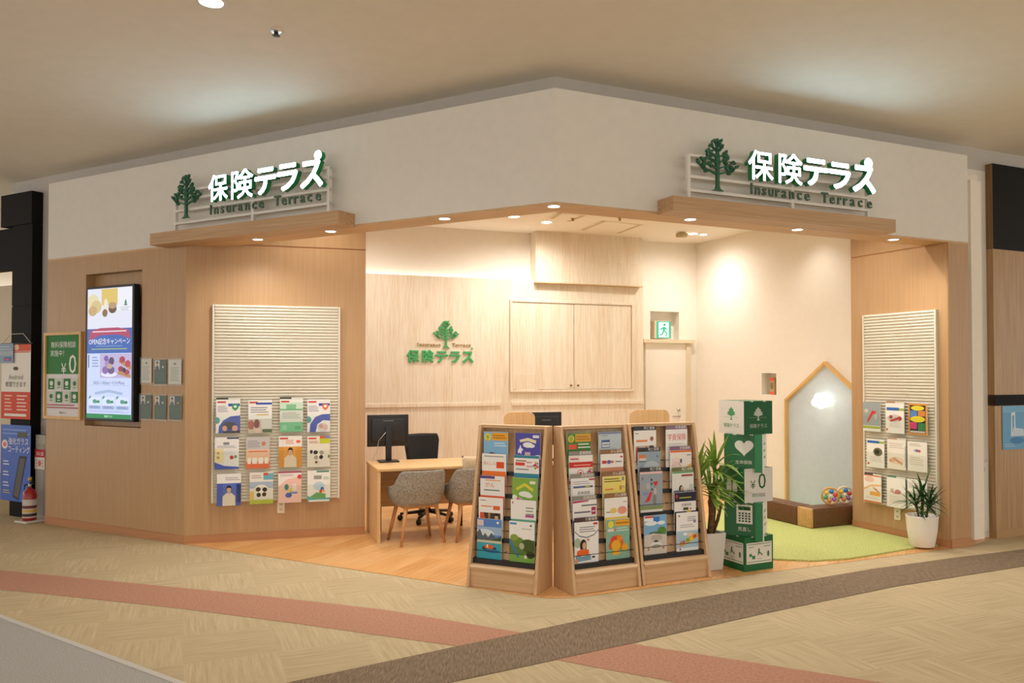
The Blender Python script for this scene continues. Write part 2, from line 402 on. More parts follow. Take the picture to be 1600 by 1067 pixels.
struct(floor_sheet('trim_walkway', [ga, gb, gb + gn * .035, ga + gn * .035], 0.002, flat('c9c5bd', 0.4), thick=0.005))
# shop floor, its edge rounded at the corner
cl = lambda fr, u: fr.w(u, 0)
edge = [cl(FL, 0), cl(FL, FL.len - .45), cl(FL, FL.len - .2) , FL.w(FL.len - .05, .03), FR.w(.05, .03), cl(FR, .2), cl(FR, .45), cl(FR, FR.len)]
shop_back = [FW.w(4.25, .3), FB.w(FB.len + .3, .3), FB.w(0, .3), FL.w(0, .2)]
struct(floor_sheet('floor_wood', edge + shop_back, 0.002, FLOOR_WOOD))

# ------------------------------------------------------------------ walls and ceilings
def inner(v):                                       # plan points of both fronts pushed back by v
    a = FL.w(-1.2, v); d = FR.w(FR.len + 2.5, v)
    # meeting point of the two offset lines
    p, q = FL.w(0, v), FR.w(0, v); e, f_ = FL.ex, FR.ex
    den = e.x * f_.y - e.y * f_.x; t = ((q.x - p.x) * f_.y - (q.y - p.y) * f_.x) / den
    return a, p + e * t, d
def front_strip(name, v0, v1, z0, z1, m, u_left=0.0, u_right=None, front=None):
    """a wall piece of plan thickness v0..v1 following both fronts round the corner"""
    ur = FR.len if u_right is None else u_right
    P = [FL.w(u_left, v0), inner(v0)[1], FR.w(ur, v0), FR.w(ur, v1), inner(v1)[1], FL.w(u_left, v1)]
    return struct(MB().prism([(p.x, p.y) for p in P], z0, z1, m, axis='z').build(name, loc=(0, 0, 0)))
front_strip('wall_fascia', 0.0, BAND - .001, SOFFIT + .005, FASCIA_TOP, W_PAINT)
front_strip('trim_soffit', 0.0, 0.25, SOFFIT - .012, SOFFIT + .005, SOFFIT_WOOD)
UL = FL.at(20, 400, BAND)[0]
front_strip('wall_front_upper', BAND, BAND + .1, FASCIA_TOP - .05, MALL_CEIL, BAND_GREY, UL, FR.len + 2.6)
struct(MB().box(UL, -.005, BAND, BAND + .1, 0, FASCIA_TOP - .05, BAND_GREY).build('wall_left_end', frame=FL))
struct(MB().box(FR.len + .005, FR.len + 2.6, BAND, BAND + .1, 0, FASCIA_TOP - .05, W_PAINT).build('wall_right_end', frame=FR))
struct(MB().box(UL, UL + .15, BAND + .1, 4, 0, MALL_CEIL, W_PAINT).build('wall_left_return', frame=FL))
# mall ceiling
struct(MB().box(-16, 16, -7, 22, MALL_CEIL, MALL_CEIL + .1, CEIL_PAINT).build('ceiling', loc=(0, 0, 0)))
# left wood wall with the recess of the screen
UK = FL.len - (FL.w(FL.len, 0) - FD.o).dot(FL.ex)
ra, rb = FL.at(134.5, 430), FL.at(220, 669)
RU0, RU1, RZ0, RZ1 = ra[0], rb[0], rb[1], FL.at(220, 421)[1]
mb = MB()
mb.box(0, RU0, 0, .1, 0, SOFFIT - .012, OAK).box(RU1, UK, 0, .1, 0, SOFFIT - .012, OAK).box(RU0, RU1, 0, .1, 0, RZ0, OAK).box(RU0, RU1, 0, .1, RZ1, SOFFIT - .012, OAK).box(RU0 - .02, RU1 + .02, .1, .13, RZ0 - .02, RZ1 + .02, OAK)
struct(mb.build('wall_left', frame=FL))
struct(MB().box(0, UK + .004, -.008, -.0005, 0, .078, BASE_WOOD).build('baseboard_left', frame=FL))
# wood wall of the left leaflet panel
gz = 2.835
struct(MB().box(0.0, FD.len, .0, .12, 0, gz - .012, OAK).box(0.012, FD.len, .008, .12, gz - .012, gz + .002, BASE_WOOD).box(0.012, FD.len, .001, .12, gz + .002, SHOP_CEIL, OAK).build('wall_display_left', frame=FD))
struct(MB().box(.0, FD.len, -.008, -.0005, 0, .078, BASE_WOOD).build('baseboard_display_left', frame=FD))
# wood wall of the right leaflet panel and the wood return beside it
struct(MB().box(0, FRD.len, .0, .12, 0, gz - .042, OAK).box(0, FRD.len - .01, .008, .12, gz - .042, gz - .028, BASE_WOOD).box(0, FRD.len - .25, .001, .12, gz - .028, SHOP_CEIL, OAK).build('wall_display_right', frame=FRD))
struct(MB().box(0, FRD.len + .005, -.008, -.0005, 0, .078, BASE_WOOD).build('baseboard_display_right', frame=FRD))
UR = (FRD.w(FRD.len, 0) - FR.o).dot(FR.ex)
struct(MB().box(UR + .005, FR.len, 0, .13, 0, SOFFIT - .012, OAK).build('wall_right', frame=FR))
struct(MB().box(UR + .008, FR.len, -.008, -.0005, 0, .078, BASE_WOOD).build('baseboard_right', frame=FR))
# shop: back wall, right wall, closing wall at the left, ceiling
niche = (FB.at(1016, 500), FB.at(1061, 530)); 
NU0, NU1 = FB.at(1016, 500)[0], FB.at(1061, 500)[0]; NZ0, NZ1 = FB.at(1016, 531)[1], FB.at(1016, 486)[1]
PU = FB.at(1005, 500, -.12)[0]                       # right end of the whitewashed boarding
mb = MB().box(-.3, NU0, 0, .15, 0, SHOP_CEIL, W_PAINT_IN).box(NU1, FB.len + .1, 0, .15, 0, SHOP_CEIL, W_PAINT_IN).box(NU0, NU1, 0, .15, NZ1, SHOP_CEIL, W_PAINT_IN).box(NU0, NU1, 0, .15, 0, NZ0, W_PAINT_IN).box(NU0 - .02, NU1 + .02, .15, .18, NZ0, NZ1, W_PAINT_IN)
struct(mb.build('wall_back', frame=FB))
PZ = FB.at(700, 432.5, -.12)[1]
struct(MB().box(-.3, PU, -.12, -.09, 0, PZ, WHITEWASH).box(PU - .03, PU, -.09, -.002, 0, PZ, WHITEWASH).build('wall_back_boarding', frame=FB))
b0, b1 = FB.at(838, 358, -.22), FB.at(1005, 440, -.22)
struct(MB().box(b0[0], b1[0], -.2, -.002, FB.at(900, 443, -.2)[1], SHOP_CEIL, WHITEWASH).build('wall_back_upper_box', frame=FB))
struct(MB().box(b0[0], b1[0], -.205, -.12, FB.at(900, 443, -.2)[1] - .012, FB.at(900, 443, -.2)[1], flat('c9a777', 0.5)).build('trim_upper_box', frame=FB))
rz = FB.at(700, 632.5, -.14)[1]
struct(MB().box(-.3, FB.at(783, 632, -.14)[0], -.14, -.1205, rz - .02, rz + .02, WHITEWASH).box(FB.at(800, 632, -.14)[0], PU, -.14, -.1205, rz - .02, rz + .02, WHITEWASH).build('trim_chair_rail', frame=FB))
fw_n = [FW.at(1190, 583), FW.at(1213, 617)]
WU0, WU1, WZ0, WZ1 = fw_n[0][0], fw_n[1][0], fw_n[1][1], fw_n[0][1]
mb = MB().box(0, WU0, 0, .15, 0, SHOP_CEIL, W_PAINT_IN).box(WU1, 4.25, 0, .15, 0, SHOP_CEIL, W_PAINT_IN).box(WU0, WU1, 0, .15, WZ1, SHOP_CEIL, W_PAINT_IN).box(WU0, WU1, 0, .15, 0, WZ0, W_PAINT_IN).box(WU0 - .02, WU1 + .02, .15, .18, WZ0, WZ1, W_PAINT_IN)
struct(mb.build('wall_shop_right', frame=FW))
LW = Frame(FL.w(.05, .35), FB.w(.0, .1))
struct(MB().box(0, LW.len, -.1, 0, 0, SHOP_CEIL, W_PAINT_IN).build('wall_shop_left', frame=LW))
i24 = inner(BAND + .1)
P = [FL.w(0.05, BAND + .1), i24[1], FR.w(FR.len, BAND + .1), FW.w(4.25, .1), FB.w(FB.len + .1, .1), FB.w(-.1, .1)]
struct(MB().prism([(p.x, p.y) for p in P], SHOP_CEIL, SHOP_CEIL + .06, W_PAINT_IN, axis='z').build('ceiling_shop', loc=(0, 0, 0)))

# the door at the back, its frame and the moulded ledge over it
dl, dr = FB.at(1007, 600)[0], FB.at(1070, 600)[0]; dz = FB.at(1040, 536)[1]
door = struct(MB().box(dl, dr, -.03, -.002, 0, dz, W_PAINT_IN).build('door_1', frame=FB))
fr_ = MB().box(dr, dr + .07, -.05, -.002, 0, dz + .0, flat('e2d3b4', .5)).box(dl - .05, dr + .13, -.075, -.002, dz, dz + .05, flat('e2d3b4', .5))
fr_.build('door_frame', door)
hu, hz = FB.at(1060, 650, -.03)
hb = MB().tube([(hu, -.03, hz), (hu, -.075, hz)], .011, STEEL).tube([(hu, -.07, hz), (hu - .12, -.07, hz)], .009, STEEL); hb.build('door_handle', door)
MB().tube([(hu, -.03, hz + .09), (hu, -.045, hz + .09)], .022, STEEL, 16).build('door_lock', door)
# neighbours: pieces of the mall beyond both ends
NB = Frame(FL.w(-9, 2.2), FL.w(UL + .1, 2.2))
struct(MB().box(0, NB.len, 0, .1, 0, 3.0, flat('c9bda8', .7)).build('wall_neighbour_left', frame=NB))
# ------------------------------------------------------------------ sign shelves and illuminated signs on the fascia
def sign_shelf(fr, u0, u1, d, z0, z1, label):
    t = tag(MB().box(u0, u1, -d, -.0005, z0, z1, OAK_H).build('sign_shelf', frame=fr, bevel=.002), label, 'shelf', 'sign shelves')
    t['group'] = 'sign shelves'; return t
SD = .2
la, lb_ = FL.at(234, 378, -SD), FL.at(529, 344, -SD)
ra_, rb_ = FR.at(1052, 325, -SD), FR.at(1400, 362, -SD)
sh_z0 = SOFFIT - .02; sh_z1 = sh_z0 + .11
sign_shelf(FL, la[0], lb_[0], SD, sh_z0, sh_z1, 'long oak shelf under the sign on the left front')
sign_shelf(FR, ra_[0], rb_[0], SD, sh_z0, sh_z1, 'long oak shelf under the sign on the right front')

def stroke(mb, pts, w0, w1, y0, y1, m):
    """a tapering flat stroke through (x,z) points"""
    n = len(pts); A = []; B = []
    for i, (x, z) in enumerate(pts):
        a = pts[max(0, i - 1)]; b = pts[min(n - 1, i + 1)]; dx, dz = b[0] - a[0], b[1] - a[1]; l = math.hypot(dx, dz) or 1
        w = (w0 + (w1 - w0) * i / (n - 1)) / 2
        A.append((x - dz / l * w, z + dx / l * w)); B.append((x + dz / l * w, z - dx / l * w))
    for i in range(n - 1): mb.prism([A[i], A[i + 1], B[i + 1], B[i]], y0, y1, m)
    return mb
def tree_emblem(mb, x, z, H, y0, y1, m, simple=False):
    q = lambda pts: [(x + a * H, z + b * H) for a, b in pts]
    mb.prism(q([(-.13, 0), (.13, 0), (.05, .035), (.03, .1), (.03, .42), (.05, .5), (0, .9), (-.05, .5), (-.03, .42), (-.03, .1), (-.05, .035)]), y0, y1, m)
    rnd = random.Random(3)
    for zz, sp, up in ((.33, .41, .13), (.43, .34, .14), (.53, .25, .13), (.63, .2, .13), (.74, .13, .12), (.84, .07, .1)):
        for s in (-1, 1):
            P = [(0, zz - .03), (s * sp * .4, zz + .02), (s * sp * .78, zz + up * .35), (s * sp, zz + up)]
            stroke(mb, q(P), .034 * H, .014 * H, y0, y1, m)
            if simple: continue
            for k in range(max(3, int(sp * 16))):
                f = .38 + .64 * (k + .5) / max(3, int(sp * 16)); i = min(2, int(f * 3)); g = f * 3 - i
                bx = P[i][0] + (P[i + 1][0] - P[i][0]) * g; bz = P[i][1] + (P[i + 1][1] - P[i][1]) * g
                a = (1 if k % 2 else -1) * rnd.uniform(.7, 1.3) + (PI / 2 if k % 2 == 0 else PI / 2); L = rnd.uniform(.085, .115)
                a = rnd.choice((1, -1)) * rnd.uniform(.5, 1.2) + PI / 2 * (1 if k % 2 else -1)
                ca, sa = math.cos(a), math.sin(a)
                leaf = [(bx + ca * L * t - sa * wv * L, bz + sa * L * t + ca * wv * L) for t, wv in ((0, .08), (.35, .28), (.7, .22), (1, 0), (.7, -.22), (.35, -.28), (0, -.08))]
                mb.prism(q(leaf), y0, y1, m)
    return mb
LED = glow('c8eeff', 18.0, 'lit_letter_face')
LETTER_SIDE = flat('1f8a4a', 0.4, name='green_letter_side')
def shop_sign(fr, ox, oy, k, cells, dot, tree, tag_cells, tag_h, posts, rails, label):
    P = lambda x, y, v: fr.at(ox + x / k, oy + y / k, v)
    u0, zb = P(posts[0], posts[3], -.1)
    t = thing('shop_sign', fr.w(0, 0, 0), fr.th, label, 'sign', 'illuminated shop signs')
    fb = MB(); up = [P(p, posts[3], -.1)[0] for p in posts[:3]]
    zt = P(posts[2] if rails == 'r' else posts[0], posts[4], -.1)[1]; z0 = sh_z1
    for u in up: fb.box(u - .014, u + .014, -.115, -.085, z0, zt, FRAME_WHITE)
    for f in (.22, .52, .78, .985): fb.box(up[0] - (.02 if f < .3 else 0), up[2] + .014, -.117, -.087, z0 + (zt - z0) * f - .011, z0 + (zt - z0) * f + .011, FRAME_WHITE)
    fb.build('sign_frame', t)
    tx, tz = P(tree[0], tree[1], -.13); th = P(tree[0], tree[2], -.13)[1] - tz
    tree_emblem(MB(), tx, tz, th, -.14, -.12, SIGN_GREEN).build('tree_emblem', t)
    for j, (ch, xl, xr, yt, yb) in enumerate(cells):
        v = -.17; uc, zc = P((xl + xr) / 2, (yt + yb) / 2, v); w = abs(P(xr, (yt + yb) / 2, v)[0] - P(xl, (yt + yb) / 2, v)[0]); h = abs(P((xl + xr) / 2, yt, v)[1] - P((xl + xr) / 2, yb, v)[1])
        vs, fs, tw = text2d(ch); ys = [b for a, b in vs]; hh = max(ys) - min(ys); em = h / hh
        mb = MB().text3d(ch, uc, zc - em * (max(ys) + min(ys)) / 2, em, -.175, -.125, LED, LETTER_SIDE, .009 if ch in '保険' else .03, sx=w / (tw * em))
        if j == 4:
            du, dz_ = P(dot[0], dot[1], v); r = abs(P(dot[0], dot[1] - dot[2], v)[1] - dz_)
            c_ = circle(du, dz_, r, r, 24); mb.prism([(a, b) for a, b in c_], -.17, -.125, LETTER_SIDE); mb.poly(c_, -.1755, LED)
        mb.build('letter', t)
    for ch, x, y in tag_cells:
        uc, zc = P(x, y, -.125); em = tag_h
        MB().text3d(ch, uc, zc, em, -.132, -.118, TAG_GREEN, TAG_GREEN, .006).build('tagline_letter', t)
    t.location = fr.w(up[0], -.1, sh_z1)
    for c in t.children: c.location = (-up[0], .1, -sh_z1)
    return t
def tagline_cells(x0, y0, x1, y1, fr_):
    pos = [0, .05, .106, .165, .22, .275, .34, .404, .47, .62, .683, .745, .795, .855, .92, 1.0]
    return [(c, x0 + (x1 - x0) * f, y0 + (y1 - y0) * f) for c, f in zip('InsuranceTerrace', pos)]
shop_sign(FL, 220, 220, 4.706, [('保', 500, 640, 250, 440), ('険', 670, 825, 212, 420), ('テ', 845, 990, 205, 388), ('ラ', 1010, 1150, 175, 360), ('ス', 1180, 1335, 152, 338)],
          (1305, 105, 34), (333, 568, 237), tagline_cells(515, 542, 1305, 438, FL), .125, (258, 828, 1386, 575, 195), 'r', 'lit white and green shop sign with tree emblem on the left front')
shop_sign(FR, 1020, 200, 4.0, [('保', 597, 750, 145, 325), ('険', 787, 930, 165, 350), ('テ', 945, 1090, 200, 358), ('ラ', 1105, 1230, 225, 378), ('ス', 1252, 1385, 242, 400)],
          (1345, 222, 33), (405, 393, 50), tagline_cells(618, 410, 1355, 500, FR), .12, (220, 866, 1340, 380, 165), 'l', 'lit white and green shop sign with tree emblem on the right front')

# ------------------------------------------------------------------ left front: screen, poster, card pockets
def px_rect(fr, x0, y0, x1, y1, v):
    u0 = fr.at(x0, (y0 + y1) / 2, v)[0]; u1 = fr.at(x1, (y0 + y1) / 2, v)[0]; xm = (x0 + x1) / 2
    return u0, u1, fr.at(xm, y1, v)[1], fr.at(xm, y0, v)[1]
u0, u1, z0, z1 = px_rect(FL, 133.5, 446, 208, 658, -.05)
t = thing('display_screen', FL.w(u0, -.05, z0), FL.th, 'tall portrait advertising screen showing cakes in the left front', 'screen'); w, h = u1 - u0, z1 - z0
MB().rbox(0, w, .004, .075, 0, h, BLACK, .004, 1).build('screen_case', t)
scr = [('r', 0, 0, 1, 1, 'cfdcff'), ('r', 0, .68, 1, 1, 'e6e8f8'), ('r', .32, .87, .68, .995, 'e2c36a'), ('r', .68, .82, 1, 1, 'f0f2fb'),
       ('c', .13, .9, .13, .06, 'e8dcb0'), ('c', .2, .86, .12, .05, 'd9c38c'), ('c', .12, .83, .1, .04, 'c9ab78'), ('c', .42, .86, .05, .06, 'f0e6d2'), ('c', .4, .81, .06, .03, '8c6a48'), ('c', .57, .84, .09, .035, '6b4a36'), ('c', .57, .865, .09, .025, 'b99a7a'),
       ('p', [(.86, .91), (.83, .88), (.845, .88), (.82, .86), (.9, .86), (.875, .88), (.89, .88)], '5a8a70'), ('r', .73, .845, .97, .848, '8a96b8'), ('l', .76, .93, .82, .84, 2, 'a6b0cc'),
       ('r', 0, .5, 1, .69, '3a64b4'), ('p', [(.04, .6), (.06, .675), (.3, .695), (.7, .695), (.94, .675), (.97, .61), (.7, .64), (.3, .64)], 'b0466a'), ('l', .12, .88, .655, .68, 1, 'ecd0dc'),
       ('t', 'OPEN記念キャンペーン', .5, .572, .052, .92, 'ffffff'), ('l', .2, .8, .548, .562, 1, '7fa4c8'), ('l', .1, .9, .525, .54, 1, 'b8cf5a'),
       ('r', .3, .31, 1, .495, 'c0b4dc'), ('c', .5, .34, .18, .022, 'e8e8fa'), ('c', .42, .37, .07, .03, '8a6ab0'), ('c', .55, .37, .08, .03, '6b5a8a'), ('c', .48, .42, .07, .035, 'a48ac8'), ('c', .56, .44, .06, .03, '55456e'), ('c', .44, .46, .05, .022, '7c5cae'), ('c', .52, .4, .06, .02, 'c8a890'),
       ('p', [(.72, .43), (.98, .37), (1.0, .4), (.74, .47)], 'b98a58'), ('c', .8, .45, .06, .025, 'a83a56'), ('c', .92, .42, .06, .025, 'b8405c'), ('p', [(.7, .34), (.98, .31), (.98, .335), (.72, .37)], 'b98a58'), ('c', .77, .38, .06, .02, '9a3452'), ('c', .9, .355, .06, .02, 'b03c58'), ('c', .84, .37, .04, .018, '3c3448'),
       ('r', .03, .39, .05, .49, '30407a'), ('l', .12, .27, .39, .48, 4, '8a9ac4'),
       ('t', '2025.1.10(Sat)～3.31(Mon)', .5, .262, .034, .9, '2c3870'), ('r', .04, .252, .96, .254, 'a0b0dc'), ('p', [(.18, .2), (.5, .222), (.82, .2), (.8, .18), (.5, .2), (.2, .18)], 'a8bce0')]
for q in (.19, .5, .81):
    scr += [('r', q - .14, .07, q + .14, .165, 'dde8ff'), ('p', [(q - .14, .16), (q - .1, .175), (q - .08, .165), (q - .13, .145)], '3c9a6a'), ('c', q, .13, .05, .016, '5a9a88'), ('p', [(q + .04, .115), (q + .12, .12), (q + .1, .14), (q + .05, .135)], '2f8a5c'), ('r', q - .14, .07, q + .14, .098, 'a8b8e0'), ('l', q - .11, q + .11, .075, .093, 2, '6478a8')]
scr += [('l', .05, .95, .045, .063, 2, '9cacd8'), ('r', 0, 0, 1, .035, '1c8a50'), ('t', '保険テラス', .5, .009, .02, .5, 'e8fff0')]
printed(MB(), scr, w - .05, h - .05, .003, .025, .025, mk=lambda c: glow(c, 0.95), step=.00005).build('screen_picture', t)

u0, u1, z0, z1 = px_rect(FL, 68.5, 519, 126.5, 655, -.02)
t = thing('poster_frame', FL.w(u0, -.003, z0), FL.th, 'wood framed green and white poster with a large zero price, left end', 'poster'); w, h = u1 - u0, z1 - z0
mb = MB(); b = .03
mb.box(0, b, -.025, 0, 0, h, PINE).box(w - b, w, -.025, 0, 0, h, PINE).box(b, w - b, -.025, 0, 0, b, PINE).box(b, w - b, -.025, 0, h - b, h, PINE)
mb.build('frame', t)
pos = [('r', 0, 0, 1, 1, 'e4e0e2'), ('r', 0, .52, 1, 1, '2e7d3c'), ('t', '無料保険相談', .5, .85, .085, .86, 'eef0ea'), ('t', '実施中！', .32, .745, .085, .5, 'eef0ea'), ('t', '¥', .52, .525, .18, .22, 'eef0ea'), ('t', '0', .78, .53, .33, .3, 'eef0ea')]
for i in range(4):
    for j in range(2):
        a, c_ = .06 + i * .235, .33 - j * .16; dark = (i + j) % 2 == 0
        pos += [('r', a, c_, a + .19, c_ + .135, '2e7d3c' if dark else 'd2d8cc'), ('c', a + .095, c_ + .075, .05, .03, 'e8ece6' if dark else '3c7a48'), ('r', a + .05, c_ + .02, a + .14, c_ + .03, 'e8ece6' if dark else '6b8a6e')]
pos += [('l', .05, .95, .09, .155, 2, 'b04848'), ('t', '保険テラス', .52, .035, .03, .4, '4a6a4c')]
printed(MB(), pos, w - 2 * b, h - 2 * b, -.006, b, b).build('poster', t)

rows = [(220.5, 560.5, 236.5, 598), (241, 562, 259.5, 600), (263, 561.5, 283, 600), (219, 617, 236, 654), (241, 618, 259, 655), (264, 618.5, 283, 655.5)]
cards = [('white', 'white printed card in a clear pocket beside the screen, top row left'), ('green', 'dark green portrait card in the middle pocket of the top row beside the screen'), ('white', 'white printed card with a small crest in the top right pocket beside the screen'),
         ('green', 'dark green portrait card in the bottom left pocket beside the screen'), ('green', 'dark green portrait card in the middle pocket of the bottom row beside the screen'), ('green', 'dark green portrait card with a gold spot, bottom right beside the screen')]
for i, ((x0, y0, x1, y1), (cc, lb)) in enumerate(zip(rows, cards)):
    u0, u1, z0, z1 = px_rect(FL, x0, y0, x1, y1, -.015); w, h = u1 - u0, z1 - z0
    t = thing('portrait_card', FL.w(u0, -.012, z0), FL.th, lb, 'card', 'cards beside the screen')
    if cc == 'white': it = [('r', 0, 0, 1, 1, 'd8d4cc'), ('l', .15, .85, .1, .7, 9, 'a8a49c'), ('c', .5, .82, .1, .05, '8a8a78')]
    else:
        it = [('r', 0, 0, 1, 1, '2e4a38'), ('r', .03, .6, .45, .98, 'cfccc8'), ('c', .24, .84, .09, .07, 'c89a80'), ('p', [(.08, .6), (.1, .7), (.24, .77), (.38, .7), (.4, .6)], '4a4a56'), ('c', .24, .89, .1, .04, '2a2220'),
              ('c', .72, .7, .09, .05, 'c8c4b4' if i != 5 else 'c0a050'), ('l', .12, .88, .08, .5, 6, '50684e')]
    printed(MB().box(0, w, -.0015, 0, 0, h, flat('d8d4cc', .5)), it, w, h, -.0016, step=.0001).build('card', t)
    MB().box(-.01, w + .01, -.008, -.006, -.015, h + .015, ACRYLIC).box(-.01, w + .01, .002, .0115, -.015, -.008, ACRYLIC).box(-.01, w + .01, -.006, .0115, -.017, -.015, ACRYLIC).build('pocket', t)

# ------------------------------------------------------------------ leaflets
def leaflet(name, loc, rz, w, h, items, label, cat='leaflet', group=None, t=.007, cover='f0eee9', lean=0.0):
    mb = MB().box(-w / 2, w / 2, 0, t, 0, h, flat('f0eee9', .5))
    printed(mb, [('r', 0, 0, 1, 1, cover)] + items, w, h, -.0001, -w / 2, 0, step=.0002)
    o = mb.build(name, loc=loc, rz=rz); o.rotation_euler = (lean, 0, rz)
    return tag(o, label, cat, group)
def person_shape(u, v, s, shirt, hair='2a2320', skin='d8ae90', asp=1.4):
    return [('p', [(u - .2 * s, v), (u - .19 * s, v + .22 * s), (u - .06 * s, v + .3 * s), (u + .06 * s, v + .3 * s), (u + .19 * s, v + .22 * s), (u + .2 * s, v)], shirt), ('r', u - .035 * s, v + .27 * s, u + .035 * s, v + .34 * s, skin),
            ('c', u, v + .39 * s, .085 * s, .085 * s / asp * 1.3, hair), ('c', u, v + .375 * s, .07 * s, .08 * s / asp * 1.25, skin), ('p', [(u - .08 * s, v + .4 * s), (u - .05 * s, v + .45 * s), (u + .05 * s, v + .45 * s), (u + .08 * s, v + .4 * s), (u, v + .415 * s)], hair)]
TITLE = lambda c='cc4a40': [('r', .05, .9, .4, .95, c)]
def wall_panel(fr, x0, y0, x1, y1, label, cells, holders_group):
    u0, u1, z0, z1 = px_rect(fr, x0, y0, x1, y1, -.03); w, h = u1 - u0, z1 - z0
    t = thing('slat_panel', fr.w(u0, -.003, z0), fr.th, label, 'panel', 'ribbed leaflet panels')
    pw = flat('dcd4c2', .5, name='ivory_panel')
    MB().box(0, w, -.018, 0, 0, h, pw).build('board', t)
    mb = MB(); n = int(h / .0293); seg = 18
    for i in range(n):
        zc = (i + .5) * h / n
        A = []
        for k in range(seg + 1):
            x = .022 + (w - .044) * k / seg
            wob = .5 + .5 * math.sin(k / seg * PI * 2.2 + i * .23) * math.cos(i * .11 + k * .12)
            A.append((x, zc, .0065 + .006 * wob, .0105 + .004 * wob))
        vs = []; fs = []
        for x, z, hh, dp in A: vs += [(x, -.018, z - hh), (x, -.018 - dp, z - hh * .5), (x, -.018 - dp, z + hh * .5), (x, -.018, z + hh)]
        for k in range(seg):
            a = 4 * k; b_ = a + 4
            fs += [(a, b_, b_ + 1, a + 1), (a + 1, b_ + 1, b_ + 2, a + 2), (a + 2, b_ + 2, b_ + 3, a + 3)]
        mb.add(vs, fs, pw, True)
    mb.build('ribs', t)
    for a, b_ in ((0, .018), (w - .018, w)): MB().box(a, b_, -.033, -.018, 0, h, pw).build('edge_strip', t)
    for (cx, cb, lw, lh, items, cover, lb, hd) in cells:
        u, z = fr.at(cx, cb, -.075)
        pk = MB().box(u - u0 - lw / 2 - .004, u - u0 + lw / 2 + .004, -.086, -.083, z - z0 - .004, z - z0 + lh * .55, ACRYLIC).box(u - u0 - lw / 2 - .004, u - u0 + lw / 2 + .004, -.086, -.034, z - z0 - .008, z - z0 - .004, ACRYLIC)
        pk.build('leaflet_pocket', t)
        leaflet('leaflet', fr.w(u, -.078, z), fr.th, lw, lh, items, lb, group=holders_group, cover=cover)
        if hd:
            c2 = MB().box(-lw / 2, lw / 2, 0, .0015, 0, lh + .018, flat(hd[0], .5)); c2.box(0, lw / 2, -.0006, -.0001, lh + .001, lh + .017, flat('d8d4c4', .5))
            tag(c2.build('divider_card', loc=fr.w(u, -.0695, z), rz=fr.th), hd[1], 'card', 'divider cards on the leaflet panels')
    return t
LG = 'leaflets on the left wall panel'
X = lambda a, b: 310 + (a + b) / 2 / 5.336
Y = lambda y: 610 + y / 5.336
dog = lambda u, v, s, c1, c2: [('c', u, v, .3 * s, .2 * s, 'e8e4d8'), ('c', u - .12 * s, v + .07 * s, .09 * s, .06 * s, c1), ('c', u + .12 * s, v + .06 * s, .09 * s, .06 * s, c2), ('c', u - .1 * s, v - .08 * s, .08 * s, .06 * s, c2), ('c', u + .1 * s, v - .07 * s, .08 * s, .06 * s, c1), ('c', u, v, .07 * s, .05 * s, 'f6f2ea')]
shield = lambda c: [('r', .5, .8, .98, .88, '3c58b0'), ('p', [(.66, .86), (.92, .86), (.92, .74), (.79, .66), (.66, .74)], c), ('c', .79, .79, .07, .04, 'e8f0e8')]
